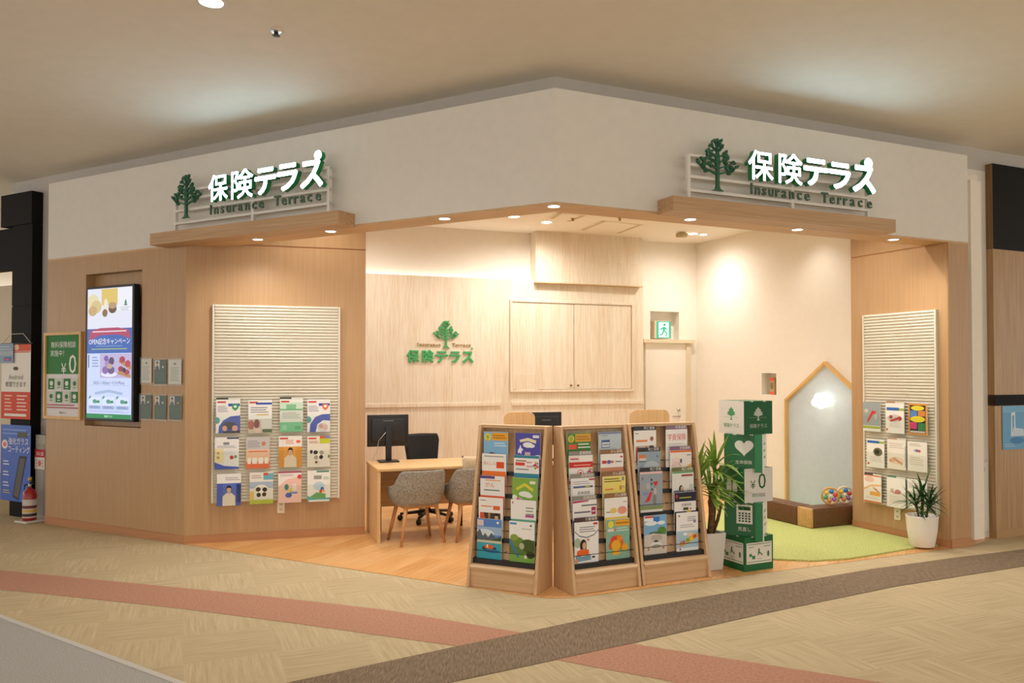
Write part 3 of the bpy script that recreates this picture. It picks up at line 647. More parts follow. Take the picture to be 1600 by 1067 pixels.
cellsL = [
 (X(150, 345), Y(355), .215, .315, TITLE() + shield('3f9a62') + [('l', .06, .5, .62, .82, 4, '9a9aa8'), ('c', .02, .38, .14, .1, '3a9a98'), ('p', [(.1, 0), (.12, .2), (.3, .38), (.6, .5), (1, .52), (1, 0)], '3a4cb0'), ('c', .55, .22, .3, .12, '2c2a34'), ('c', .36, .14, .1, .08, 'd8a088'), ('c', .78, .14, .12, .09, 'd8a088'), ('r', .3, 0, 1, .06, '26232c')], 'efeeec', 'leaflet with green shield and blue dome, top row of the left wall panel', ('3a3f34', 'dark heading card behind the green shield leaflet on the left wall panel')),
 (X(420, 608), Y(355), .215, .315, TITLE() + [('r', .32, .86, 1, .92, '3c58b0'), ('l', .1, .85, .6, .8, 3, '8a8a96'), ('r', .35, .54, .85, .57, 'd8b850'), ('r', 0, 0, 1, .42, 'c8b8a4'), ('c', .12, .25, .14, .14, 'a85a44'), ('c', .36, .28, .12, .14, '7a3c30'), ('r', .55, .12, 1, .4, 'd4d4cc'), ('r', .6, .02, 1, .12, '4c5c3a'), ('c', .4, .08, .14, .08, 'd8c0b0')], 'f0efec', 'white leaflet with a blue bar over a photo, top row of the left wall panel', None),
 (X(680, 870), Y(345), .215, .315, TITLE() + [('r', 0, .64, 1, .9, 'cfe6d2'), ('r', .28, .7, .7, .84, '8cc49a'), ('r', 0, .66, 1, .7, '6fb482'), ('r', 0, 0, 1, .34, '6fbf8a'), ('r', 0, .3, 1, .64, 'd8dcd2'), ('l', .1, .9, .4, .6, 4, '9aa89c'), ('r', .1, .06, .3, .2, '8fd0a2'), ('r', .65, .08, .9, .18, '55a672')], 'eeefec', 'pale green and white leaflet, top row of the left wall panel', ('3a4034', 'dark heading card behind the pale green leaflet on the left wall panel')),
 (X(910, 1095), Y(345), .215, .315, TITLE() + shield('e0765c') + [('l', .06, .5, .62, .82, 4, '9a9aa8'), ('c', .05, .38, .13, .1, '3a9a98'), ('p', [(.1, 0), (.13, .25), (.35, .46), (.65, .54), (1, .55), (1, .34), (.7, .36), (.45, .24), (.36, 0)], '3a4cb0'), ('c', .68, .14, .24, .14, 'd8d2d6'), ('c', .6, .18, .09, .07, 'c89a88'), ('c', .78, .14, .1, .08, 'e0b8a4')], 'efeeec', 'leaflet with an orange shield and blue ring, top row of the left wall panel', None),
 (X(138, 335), Y(655), .215, .3, [('r', .5, .94, 1, .99, '34466e'), ('r', .35, .76, .6, .84, '8a8c98'), ('r', 0, .2, .38, .64, 'e8dcb0'), ('c', .14, .5, .05, .04, 'c89050'), ('c', .14, .36, .06, .05, 'c8a04a'), ('c', .7, .36, .08, .06, 'c84040'), ('c', .86, .38, .06, .05, '6a9a7c'), ('p', [(0, 0), (0, .22), (.4, .1), (1, .06), (1, 0)], '4a60c0'), ('l', .1, .9, .66, .74, 2, 'a8a8b0'), ('r', .4, .45, .75, .6, 'e0e4e8')], 'ecebea', 'white leaflet with a blue foot, middle row of the left wall panel', None),
 (X(400, 592), Y(650), .215, .3, [('r', 0, .6, 1, 1, 'c6c2c0'), ('c', .74, .78, .09, .07, 'c88468'), ('l', .08, .6, .66, .9, 4, '96929a'), ('r', 0, .0, 1, .22, 'e8754a'), ('r', 0, .22, 1, .6, 'efc6a8'), ('l', .1, .9, .5, .58, 1, 'd8683c'), ('r', .06, .15, .2, .34, 'f6f2ea'), ('r', .26, .15, .46, .34, 'f6f2ea'), ('r', .52, .15, .72, .34, 'f6f2ea'), ('r', .78, .15, .94, .34, 'f6f2ea')], 'efd0b4', 'grey topped orange leaflet, middle row of the left wall panel', None),
 (X(672, 860), Y(640), .215, .3, [('r', 0, 0, 1, .66, 'd8973e'), ('r', .22, 0, .75, .66, 'e0a04a'), ('l', .3, .65, .74, .88, 3, 'e07a50'), ('c', .84, .82, .1, .05, 'e8744a')] + person_shape(.5, 0, 1.35, 'e2d4bc') + TITLE(), 'efebe6', 'orange leaflet with a person in white, middle row of the left wall panel', None),
 (X(908, 1095), Y(638), .215, .3, TITLE() + [('r', .55, .76, 1, .92, 'c0cc38'), ('r', .55, .92, .78, 1, 'd05a40'), ('r', .78, .92, 1, 1, '8088c0'), ('l', .08, .5, .76, .86, 2, 'c08880')] + dog(.5, .4, 1.1, '2c2a28', 'b0a090') + [('c', .18, .5, .06, .06, '1e1e20'), ('c', .95, .34, .04, .06, '4a8a48'), ('c', .4, .16, .06, .04, '6a4a38')], 'e8e2d4', 'leaflet with ringed animals and lime corner, middle row of the left wall panel', None),
 (X(158, 350), Y(960), .215, .3, [('r', 0, 0, 1, .7, '4e62b8'), ('r', .25, .02, .78, .7, '5a70c4'), ('l', .35, .95, .78, .9, 2, 'a89aa8'), ('r', .82, .1, 1, .66, '2f3f7e')] + person_shape(.5, 0, 1.35, 'e6dccb'), 'ecebea', 'blue leaflet with a person in cream, bottom row of the left wall panel', None),
 (X(430, 620), Y(945), .215, .3, [('r', .58, .76, 1, .96, '6fb0c4'), ('r', .58, .9, .78, .98, 'd05a40'), ('l', .08, .52, .8, .92, 2, 'b09088'), ('r', 0, .5, 1, .7, 'a8b8cc')] + dog(.5, .38, 1.15, '4a3428', '2a2624') + [('r', 0, 0, 1, .14, 'b4c048'), ('r', 0, .14, .18, .4, 'e0c070')], 'e6e4dc', 'leaflet with puppies over a lime strip, bottom row of the left wall panel', None),
 (X(663, 860), Y(935), .215, .3, [('p', [(0, 0), (0, .52), (.35, .74), (1, .84), (1, 0)], 'eec6ba'), ('r', 0, .95, 1, 1, 'a84a6c'), ('c', .92, .82, .1, .07, 'd84a4a'), ('l', .08, .7, .84, .92, 2, 'b8a0a0'), ('c', .45, .24, .14, .08, '3a5aa0'), ('c', .55, .4, .12, .05, 'e4cc50'), ('r', .62, .38, .78, .6, 'e8e4e0'), ('c', .36, .5, .09, .1, '3c8a80'), ('r', .35, .18, .5, .3, '4a6ab8'), ('p', [(.5, .34), (.85, .34), (.8, .28), (.52, .3)], '5a8ac8')], 'f0eae4', 'pink leaflet with a blue and yellow drawing, bottom row of the left wall panel', None),
 (X(912, 1095), Y(925), .215, .3, [('r', .4, .94, .95, .99, '4a8a78'), ('r', .28, .72, .62, .84, '9a9a98'), ('c', .5, .5, .24, .14, 'c0d8e8'), ('c', .65, .4, .08, .07, '4a6ac0'), ('c', .58, .32, .06, .06, 'd84a30'), ('c', .7, .34, .06, .05, 'e8b040'), ('p', [(0, .1), (.4, .3), (.8, .24), (.8, .1)], '6aaa68'), ('p', [(0, .0), (0, .2), (.3, .1), (1, .12), (1, 0)], '4fb0a8'), ('r', .06, .0, .96, .06, 'e8ecec'), ('l', .7, .95, .7, .8, 2, '8ab0a8')], 'edeee8', 'white leaflet with a house on a green hill, bottom row of the left wall panel', None)]
wall_panel(FD, 331, 477.5, 531, 782, 'large ivory ribbed leaflet panel on the left oak wall', cellsL, LG)

RG = 'leaflets on the right wall panel'
X2 = lambda a, b: 1340 + (a + b) / 2 / 5.617
Y2 = lambda y: 610 + y / 5.617
cellsR = [
 (X2(45, 205), Y2(358), .21, .29, [('r', 0, .2, 1, 1, 'a0a8ac'), ('p', [(.3, .3), (.5, .5), (.66, .66), (.56, .74), (.36, .5), (.24, .34)], 'd83a34'), ('p', [(.55, .66), (.78, .72), (.7, .58)], 'd83a34'), ('c', .74, .5, .06, .1, 'c8c4bc'), ('c', .2, .7, .12, .07, 'd0c8b4'), ('r', 0, .1, 1, .18, 'a8b850')], 'ecebe6', 'grey leaflet with a slanting red shape, top row of the right wall panel', None),
 (X2(245, 412), Y2(376), .21, .29, [('r', .06, .76, .74, .86, '3a6cb8'), ('r', .74, .76, 1, .84, '9ab848'), ('c', .5, .5, .4, .13, 'd8c8c4'), ('p', [(.2, .42), (.8, .58), (.9, .5), (.3, .38)], 'c84848'), ('c', .3, .54, .09, .06, '9a4a48'), ('c', .78, .5, .1, .07, 'b04844'), ('r', .04, .08, .12, .15, 'd84a40'), ('l', .2, .85, .2, .36, 3, 'dcd4cc')], 'f4f0ea', 'white leaflet with a blue bar and red drawing, top row of the right wall panel', ('b08a6c', 'brown heading card behind the blue bar leaflet on the right wall panel')),
 (X2(445, 615), Y2(388), .2, .29, [('r', .08, .05, .92, .95, '30343c'), ('c', .5, .86, .36, .08, 'e8d840'), ('r', .1, .56, .48, .78, '5a8ac8'), ('r', .52, .6, .9, .78, 'd88a48'), ('c', .5, .5, .4, .1, 'ecdc3c'), ('r', .1, .18, .46, .4, 'd0487c'), ('r', .52, .14, .9, .38, '3c8a58'), ('r', .1, .06, .9, .12, 'c8c8c4')], 'e0963c', 'orange framed card with coloured squares, top row of the right wall panel', None),
 (X2(80, 238), Y2(676), .21, .28, [('r', .04, .86, .72, .95, '3a6cb8'), ('r', .72, .87, 1, .94, '9ab848'), ('c', .64, .56, .26, .15, '6a6c50'), ('c', .6, .56, .14, .09, '34362c'), ('r', .06, .1, .16, .16, 'd84a40'), ('l', .2, .9, .2, .4, 3, 'dcd4cc')], 'f4f0ea', 'white leaflet with a dark round photo, middle row of the right wall panel', None),
 (X2(262, 425), Y2(692), .21, .285, [('l', .1, .9, .7, .9, 3, 'd0c4b8'), ('c', .5, .3, .4, .13, 'ecd8c8'), ('p', [(.1, .3), (.4, .4), (.85, .22), (.8, .16), (.4, .3), (.15, .22)], 'd8a07c'), ('c', .3, .3, .1, .07, 'e8b490'), ('r', .96, .1, 1, .8, '9aa4b8')], 'f2ece2', 'pale leaflet with a peach drawing, middle row of the right wall panel', ('b89a80', 'brown heading card behind the peach drawing leaflet on the right wall panel')),
 (X2(440, 610), Y2(712), .21, .28, [('l', .1, .7, .84, .94, 2, 'b8a898'), ('c', .5, .7, .07, .05, '6a6ab0'), ('c', .62, .69, .07, .05, 'd05a64'), ('c', .4, .7, .06, .04, 'a8a8b8'), ('l', .15, .85, .2, .5, 4, 'd8cec4')], 'f2ece2', 'white leaflet with a row of tiny coloured dots, middle row of the right wall panel', None),
 (X2(52, 215), Y2(982), .21, .27, [('r', 0, .96, 1, 1, 'e0683c'), ('c', .32, .84, .28, .1, 'f0c8b8'), ('p', [(0, .5), (.4, .66), (1, .7), (1, .62), (.4, .58), (0, .42)], 'eec494'), ('p', [(.5, .6), (.75, .5), (.95, .38), (.9, .36), (.6, .5)], 'd87a5c'), ('r', .35, .26, .95, .4, 'eeb04a'), ('r', 0, 0, 1, .05, 'e0683c'), ('l', .1, .9, .12, .22, 2, 'dccfc4')], 'f4eee6', 'white and orange leaflet, bottom row of the right wall panel', ('3c3a3c', 'black heading card behind the orange leaflet on the right wall panel')),
 (X2(258, 422), Y2(1028), .21, .285, [('c', .3, .56, .12, .08, 'd8c0b4'), ('c', .6, .54, .16, .08, 'c88c84'), ('p', [(.2, .6), (.4, .5), (.8, .56), (.7, .48), (.4, .46)], 'c87a70'), ('l', .15, .85, .15, .4, 4, 'dcd4cc')], 'f4f0ea', 'white leaflet with a small red sketch, bottom row of the right wall panel', ('5a8a70', 'green heading card behind the red sketch leaflet on the right wall panel')),
 (X2(440, 610), Y2(1045), .21, .28, [('l', .1, .8, .7, .9, 3, 'd0c4b8'), ('r', .06, .5, .14, .56, 'd84a40'), ('l', .2, .85, .15, .4, 4, 'dcd4cc')], 'f4f0ea', 'white leaflet half hidden by the potted palm, bottom row of the right wall panel', None)]
wall_panel(FRD, 1349, 488, 1464, 794, 'tall ivory ribbed leaflet panel on the right oak wall', cellsR, RG)

# wall sockets under both panels
for fr, x, y, lb in ((FD, 439, 792, 'ivory wall socket below the left leaflet panel'), (FRD, 1402, 803, 'ivory wall socket below the right leaflet panel')):
    u, z = fr.at(x, y, -.01); t = thing('wall_socket', fr.w(u, -.001, z), fr.th, lb, 'socket', 'wall sockets')
    pl_ = MB().rbox(-.036, .036, -.009, 0, -.06, .06, flat('e6dcc4', .4), .003, 2).build('plate', t)
    for k in (-1, 1): MB().box(-.009, -.005, -.0105, -.009, k * .025 - .009, k * .025 + .009, BLACK).box(.005, .009, -.0105, -.009, k * .025 - .009, k * .025 + .009, BLACK).build('slots', pl_)
# ------------------------------------------------------------------ leaflet racks
RH, RD, RTOP = 1.2, .305, .2                         # height, depth at the foot, set-back of the top front edge
TIERS = [.205, .36, .52, .685, .85]
yf = lambda z: RTOP * z / RH
BOFF = .075
def rack(p, rz, W, label):
    t = thing('leaflet_rack', (p.x, p.y, .003), rz, label, 'rack', 'leaflet racks')
    for x in (0, W - .024):
        MB().prism([(0, 0), (RD, 0), (RD, RH), (RTOP, RH)], x, x + .024, ASH, axis='x').build('side_panel', t, bevel=.0025)
    MB().box(.024, W - .024, RTOP + .012, RD, RH - .024, RH, ASH_H).build('top', t, bevel=.002)
    z0, z1 = .15, RH - .03
    MB().prism([(yf(z0) + BOFF, z0), (yf(z1) + BOFF, z1), (yf(z1) + BOFF + .012, z1), (yf(z0) + BOFF + .012, z0)], .024, W - .024, ASH, axis='x').build('back_board', t)
    MB().box(.024, W - .024, RD - .01, RD - .003, .05, RH - .03, ASH).build('rear_panel', t)
    MB().box(.024, W - .024, .028, .045, .0, .135, ASH_H).build('plinth', t)
    MB().prism([(.012, .137), (.012, .15), (.03, .165), (yf(.17) + BOFF, .172), (yf(.17) + BOFF, .137)], .024, W - .024, ASH_H, axis='x').build('sill', t, bevel=.002)
    for i, z in enumerate(TIERS):
        yb = yf(z) + BOFF; b = .036 if i == 0 else .03; dp = .048 if i == 0 else .03
        tr = MB().box(.026, W - .026, yb - dp, yb + .002, z - b, z, BLACK).build('tray', t)
        rl = MB().tube([(.024, yb - .040, z + .06), (W - .024, yb - .040, z + .06)], .0022, BLACK_METAL, 6)
        for x in (.04, W / 2, W - .04): rl.tube([(x, yb - .040, z + .06), (x, yb + .003, z + .06)], .0022, BLACK_METAL, 6)
        rl.build('rail', tr)
    def place(col, tier, items, cover, lb, head=None, grp='leaflets in the racks', h=.297, dx=0.0, sleeve=False, hz=.03):
        zb = TIERS[tier - 1] + .001; yb = yf(zb) + BOFF; x = W * (.265 if col == 'L' else .735) + dx
        M = Matrix.Translation((p.x, p.y, .003)) @ Matrix.Rotation(rz, 4, 'Z')
        q = M @ Vector((x, yb - .027, zb)); leaflet('leaflet', q, rz, .205, h, items, lb, group=grp, cover=cover)
        if head:
            txt, hc, hl = head; q = M @ Vector((x + .004, yb - .019, zb))
            mb = MB().box(-.103, .103, 0, .0012, 0, h + hz + .003, flat(hc, .45)); mb.text(txt, .04, h + .009, .026, -.0005, flat('e8e2da', .5), maxw=.11, bold=.01)
            tag(mb.build('divider_card', loc=q, rz=rz), hl, 'card', 'divider cards in the racks')
        if sleeve:
            q = M @ Vector((x - .004, yb - .0285, zb)); mb = MB().box(-.108, .108, 0, .0006, 0, h + .02, ACRYLIC)
            mb.box(-.108, .108, .0095, .0101, 0, h + .02, ACRYLIC)
            tag(mb.build('clear_sleeve', loc=q, rz=rz), lb.replace('leaflet', 'leaflet sleeve').split(',')[0] + ', clear plastic', 'sleeve', 'clear plastic sleeves')
    return place
badge = [('r', .34, .78, 1, .98, 'e8a834'), ('l', .38, .95, .82, .94, 2, 'a87420'), ('c', .17, .86, .13, .1, 'e8d84a'), ('c', .17, .87, .07, .055, '9ab84a'), ('r', .13, .77, .21, .8, 'e07a3a')]
dots = lambda u, v: [('c', u + .06, v + .02, .05, .035, 'c83c5c'), ('c', u + .14, v - .02, .05, .035, 'e0644a'), ('c', u + .06, v - .06, .04, .03, '6ab04a'), ('c', u, v, .04, .03, '8a6aa0'), ('c', u + .08, v + .08, .04, .03, 'eaa040'), ('c', u + .15, v + .06, .035, .025, '5aa0b0')]
a, b = F(728, 917), F(838, 931.5)
pl = rack(a, math.atan2(b.y - a.y, b.x - a.x), (b - a).length, 'slanted wooden leaflet rack at the left, beside the grey chairs')
pl('L', 5, badge + [('l', .45, .95, .62, .74, 2, 'dceaf4'), ('p', [(.0, .22), (.06, .34), (.16, .42), (.3, .48), (.46, .46), (.56, .38), (.62, .26), (.62, .1), (0, .1)], '7a4030'), ('p', [(.12, .1), (.16, .24), (.34, .3), (.54, .24), (.6, .1)], 'e0964a')], '86b8de', 'sky blue leaflet with an orange title bar in the left rack, top left')
pl('R', 5, [('r', .7, .88, .95, .95, 'e8e6f0'), ('p', [(.16, .82), (.5, .88), (.84, .82), (.82, .74), (.5, .8), (.2, .76)], 'e8e0b8'), ('c', .5, .7, .2, .07, 'f0eef0'), ('c', .64, .68, .14, .05, 'f0eef0'), ('p', [(.1, .56), (.16, .62), (.2, .7), (.24, .62), (.32, .58), (.25, .53), (.24, .46), (.17, .5), (.1, .47)], 'eceaf6'), ('r', .38, .4, .6, .52, 'd8b8c0'), ('c', .5, .38, .24, .05, 'e4e2f2'), ('c', .9, .4, .16, .06, 'd8d8f0')], '5652aa', 'indigo leaflet with white clouds and a star in the left rack, top right')
pl('L', 4, [('r', 0, .0, 1, .56, 'ea7a34'), ('l', .1, .9, .9, .97, 1, 'a0a0a0'), ('r', .6, .64, .92, .8, 'e0542c'), ('t', 'あんしん', .32, .72, .1, .5, 'd86a5a'), ('c', .42, .38, .09, .07, 'e8c060'), ('p', [(.2, .2), (.35, .42), (.6, .3), (.8, .42), (.7, .2)], 'd8a8c0'), ('c', .14, .3, .05, .04, 'f0d0a0'), ('c', .86, .3, .06, .05, 'f0b060')], 'efece8', 'white topped orange leaflet in the left rack, second row left')
pl('R', 4, [('r', 0, .55, 1, .93, 'efecea'), ('l', .08, .5, .82, .9, 1, '8a7a5a'), ('r', .06, .74, .44, .82, 'd84a3c'), ('l', .5, .75, .68, .88, 2, 'd8a0a0'), ('l', .08, .6, .6, .7, 1, '9aa8a8')] + dots(.8, .75) + [('c', .35, .2, .3, .12, '8ab84a')], '3f8aa0', 'teal leaflet with a white band and coloured dots in the left rack, second row right')
pl('L', 3, [('r', 0, .0, 1, .5, 'e8603a'), ('r', 0, .93, .6, 1, '5a4a8a'), ('t', 'がん', .4, .72, .14, .4, 'd86a40'), ('l', .15, .8, .6, .68, 1, '7a7a7a'), ('l', .2, .85, .86, .92, 1, 'e89a60'), ('c', .12, .14, .06, .05, 'f0ece8'), ('c', .4, .12, .1, .05, 'f0ece8'), ('c', .7, .13, .09, .07, 'f0ece8')], 'ecebe8', 'white topped red orange leaflet with a purple edge in the left rack, third row left')
pl('R', 3, [('p', [(.14, .74), (.5, .88), (.84, .74), (.82, .66), (.5, .8), (.18, .68)], 'd8d04a'), ('r', .7, .86, .92, .93, 'e8ecdc'), ('c', .5, .6, .24, .07, 'e8ece4'), ('c', .66, .56, .16, .05, 'e8ece4'), ('c', .1, .5, .1, .07, 'e8ece4'), ('c', .28, .4, .15, .11, 'd88a9c'), ('c', .34, .4, .1, .1, 'c8b8d8'), ('c', .22, .42, .07, .08, 'e07a6a'), ('c', .85, .3, .2, .08, 'c8d8a4'), ('p', [(0, 0), (0, .14), (.5, .24), (1, .16), (1, 0)], '6e9c40')], '86b04a', 'green leaflet with a pink balloon in the left rack, third row right')
pl('L', 2, [('l', .08, .3, .9, .95, 1, '7a7a7a'), ('l', .1, .55, .74, .82, 1, 'e08a60'), ('r', .6, .7, .88, .8, 'e0683c'), ('r', .06, .1, .9, .62, '4c3c2c'), ('p', [(.06, .1), (.06, .62), (.2, .62), (.5, .1)], 'dc5a2c'), ('r', .4, .3, .48, .62, 'b08a58')] + person_shape(.74, .1, 1.1, 'dcd8d0'), 'efece8', 'white leaflet with a photo of an orange tent in the left rack, fourth row left')
pl('R', 2, [('r', 0, 0, 1, .52, '6fae94'), ('r', .06, .9, .1, .95, 'a04040'), ('l', .6, .92, .62, .85, 3, '8a9a8a'), ('r', .58, .58, .92, .64, 'b05a90'), ('l', .2, .9, .4, .48, 1, 'b8dcc8'), ('c', .4, .22, .16, .12, 'c8508c'), ('c', .56, .26, .07, .06, 'd8a840'), ('c', .8, .24, .07, .06, 'e8ece8'), ('c', .18, .3, .05, .04, 'd88a40')], 'efece9', 'white and sea green leaflet with a pink shape in the left rack, fourth row right')
pl('L', 1, [('r', 0, .42, 1, 1, '5a86cc'), ('r', 0, .6, 1, .8, '9ab4d8'), ('c', .3, .64, .4, .1, 'd0dae6'), ('p', [(0, .42), (0, .64), (.12, .74), (.24, .56), (.34, .64), (.46, .54), (.6, .66), (.78, .52), (1, .6), (1, .42)], '5a6470'), ('p', [(.5, .42), (.7, .5), (1, .56), (1, .42)], '3c5a3c'), ('r', 0, .4, 1, .46, 'c8c2a8'), ('r', 0, 0, 1, .4, '3aa0b4'), ('c', .5, .26, .3, .07, '2c4a44'), ('c', .5, .3, .2, .06, 'c86a3c'), ('r', .4, .28, .46, .36, 'e8d8c0'), ('c', .62, .2, .3, .05, '2f74a8'), ('r', .02, .82, .28, .97, 'd8c8c4'), ('c', .86, .92, .05, .03, 'f0f0e8')], '5a86cc', 'travel leaflet with mountains and a boat on teal water in the left rack, bottom left')
pl('R', 1, [('r', 0, 0, 1, .56, '5a7a38'), ('r', 0, 0, 1, .2, '7aa84a'), ('c', .3, .5, .3, .12, '6a8a3c'), ('c', .75, .42, .3, .16, '4a5c2a'), ('c', .2, .6, .16, .08, '8aa04a'), ('p', [(.0, .5), (.06, .54), (.4, .12), (.34, .1)], '3a7ac0'), ('c', .5, .4, .1, .08, 'b8b4a0'), ('r', .6, .1, .7, .2, 'e0dcd0'), ('c', .84, .2, .16, .09, '34401e'), ('r', .03, .92, .3, .97, '5a9ad0'), ('l', .5, .9, .8, .86, 1, 'c0c4c8'), ('c', .86, .92, .04, .025, '50586a')], 'efeeec', 'white topped leaflet with a park photo and blue stripe in the left rack, bottom right')

a, b = F(897, 932), F(1003, 917)
pl = rack(a, math.atan2(b.y - a.y, b.x - a.x), (b - a).length, 'slanted wooden leaflet rack in the middle, at the corner of the shop')
H1 = lambda lb: ('医療保険', '8a857c', lb); H2 = lambda lb: ('がん保険', '8a6238', lb)
pl('L', 5, badge + [('r', .06, .6, .42, .72, 'e0644a'), ('l', .46, .98, .6, .76, 2, 'e4ecdc'), ('c', .7, .5, .2, .07, 'd84a3c'), ('r', 0, 0, 1, .34, '5a9a3c')], '3f8a42', 'green leaflet with an orange title bar in the middle rack, top left', sleeve=True)
pl('R', 5, [('r', 0, .95, 1, 1, '7a86b0'), ('l', .1, .4, .88, .94, 1, 'a0a8c8'), ('r', .12, .6, .48, .8, '5a70b0'), ('r', .15, .62, .46, .74, 'e0e4ee'), ('l', .18, .44, .64, .72, 1, '7a86a8'), ('p', [(.8, .5), (.86, .64), (.94, .5)], 'e8dcc8'), ('p', [(.2, .4), (.28, .52), (.36, .4)], 'e8dcc8'), ('c', .42, .4, .06, .05, 'e8a040')], 'c8d4e2', 'pale blue leaflet with a calendar drawing in the middle rack, top right', sleeve=True)
pl('L', 4, [('r', .02, .84, .44, 1, 'e8dcd8'), ('l', .06, .4, .88, .96, 1, 'c04848'), ('r', 0, .7, 1, .84, 'cc3a34'), ('l', .2, .9, .72, .8, 1, 'e8a098'), ('c', .48, .56, .13, .09, 'd87070'), ('c', .48, .56, .1, .07, 'efece8'), ('c', .48, .56, .05, .035, 'c84848'), ('r', .08, .44, .5, .46, 'c06060'), ('r', 0, .3, 1, .38, 'cc3a34')] + dots(.8, .58), 'efe9e6', 'red and white leaflet with coloured dots in the middle rack, second row left', H1('grey heading card behind the red and white leaflet in the middle rack'))
pl('R', 4, [('r', 0, 0, 1, .66, 'c88a6c'), ('r', .06, .76, .26, .84, 'c84848'), ('c', .36, .8, .09, .05, '6a6ab0'), ('r', .44, .77, .56, .83, 'c87a50'), ('l', .64, .92, .76, .84, 1, '8a8a90'), ('r', .86, .9, .96, .94, 'c03c3c'), ('p', [(.66, .3), (.7, .48), (.98, .44), (1, .3)], 'e0c040')], 'efebe8', 'white and salmon leaflet in the middle rack, second row right', H2('brown heading card behind the salmon leaflet in the middle rack'))
pl('L', 3, [('r', .76, .94, 1, .98, 'b04848'), ('r', .1, .76, .92, .81, '5a6a9a'), ('r', .6, .765, .8, .805, 'b8b048'), ('l', .1, .8, .84, .94, 2, 'a8acb8'), ('t', '医療保険', .54, .6, .09, .6, '6a6a70'), ('l', .2, .86, .5, .56, 1, '5a5a64'), ('l', .3, .7, .38, .46, 1, '8a98c8'), ('r', 0, 0, .08, .94, 'd8dce2')], 'eceae9', 'white leaflet with a blue rule in the middle rack, third row left', H1('grey heading card behind the blue rule leaflet in the middle rack'))
pl('R', 3, [('l', .06, .8, .84, .96, 2, '5a5630'), ('r', .84, .88, .93, .97, '7a8aa0'), ('l', .1, .46, .62, .72, 1, 'e08a40'), ('r', .12, .52, .36, .57, '8aa0b8'), ('c', .78, .7, .06, .06, 'd89030'), ('c', .9, .72, .05, .03, 'a8b8c0'), ('c', .46, .3, .08, .05, '5a5c30')], 'e8d878', 'yellow leaflet with dark lettering in the middle rack, third row right', H2('brown heading card behind the yellow leaflet in the middle rack'))
pl('L', 2, [('p', [(0, 1), (.66, 1), (.66, .97), (0, .94)], 'b04468'), ('r', .36, .86, 1, .89, '5a5a68'), ('l', .06, .74, .66, .76, 1, '6a6a80'), ('r', .78, .64, .96, .82, 'a83058'), ('r', .8, .7, .94, .74, 'e0b8c4'), ('r', 0, 0, 1, .52, '5a6aa8'), ('r', .22, .3, .68, .48, 'b8c0d8')], 'eeebe9', 'white leaflet with a maroon square in the middle rack, fourth row left', H1('grey heading card behind the maroon square leaflet in the middle rack'))
pl('R', 2, [('l', .06, .3, .62, .68, 1, '7a7a80'), ('c', .38, .68, .15, .07, 'e8c868'), ('c', .76, .68, .2, .1, 'e89a80'), ('l', .8, .96, .86, .92, 1, 'b0b0b0'), ('r', 0, 0, 1, .52, 'e8cc58'), ('c', .3, .3, .09, .14, 'f0ede4'), ('c', .3, .42, .1, .05, 'f0ede4'), ('c', .6, .3, .13, .1, 'a8b8d8'), ('c', .72, .32, .1, .1, '7ab078'), ('c', .9, .26, .09, .07, 'e0a0b8')], 'f0ece8', 'white and yellow leaflet with balloons in the middle rack, fourth row right', H2('brown heading card behind the balloon leaflet in the middle rack'))
pl('L', 1, [('r', .78, .92, .96, .97, 'c83c40'), ('p', [(0, .8), (.2, .68), (.5, .63), (.8, .68), (1, .8), (1, .775), (.8, .655), (.5, .605), (.2, .655), (0, .775)], '5a6470'), ('l', .2, .88, .74, .9, 3, '8a8a8c'), ('c', .12, .5, .14, .12, 'a8b8a0'), ('c', .36, .42, .14, .16, '2a2020'), ('c', .4, .42, .08, .09, 'd8a888'), ('p', [(.08, .16), (.1, .3), (.3, .34), (.58, .32), (.6, .2)], 'e86a2c'), ('p', [(.06, .04), (.04, .2), (.3, .16), (.66, .2), (.68, .06)], '7aa0b8'), ('c', .08, .06, .07, .05, 'd89a7a'), ('c', .56, .56, .06, .03, 'c88a70'), ('r', .72, .1, .84, .15, '50505a')], 'ecebea', 'white leaflet with a reader in an orange top in the middle rack, bottom left', ('介護保険', '4a2a2c', 'dark maroon heading card behind the reader leaflet in the middle rack'))
pl('R', 1, [('r', .36, .82, 1, .98, 'e8a834'), ('l', .4, .96, .86, .94, 1, 'a87420'), ('c', .18, .88, .12, .09, 'e8d84a'), ('r', .05, .7, .34, .77, 'e4dcd4'), ('c', .34, .735, .04, .03, 'e0603c'), ('l', .42, .95, .68, .8, 2, 'cfe0d6'), ('c', .42, .4, .3, .2, 'd8682c'), ('c', .3, .5, .12, .08, 'd84a34'), ('c', .56, .52, .12, .08, 'e88a34'), ('c', .2, .34, .12, .09, 'c8602c'), ('c', .4, .34, .2, .14, 'e8b030'), ('c', .78, .28, .14, .1, 'e0a82c'), ('c', .4, .16, .18, .06, 'e8b030')], '86b4a0', 'sea green leaflet with an orange flower shape in the middle rack, bottom right')

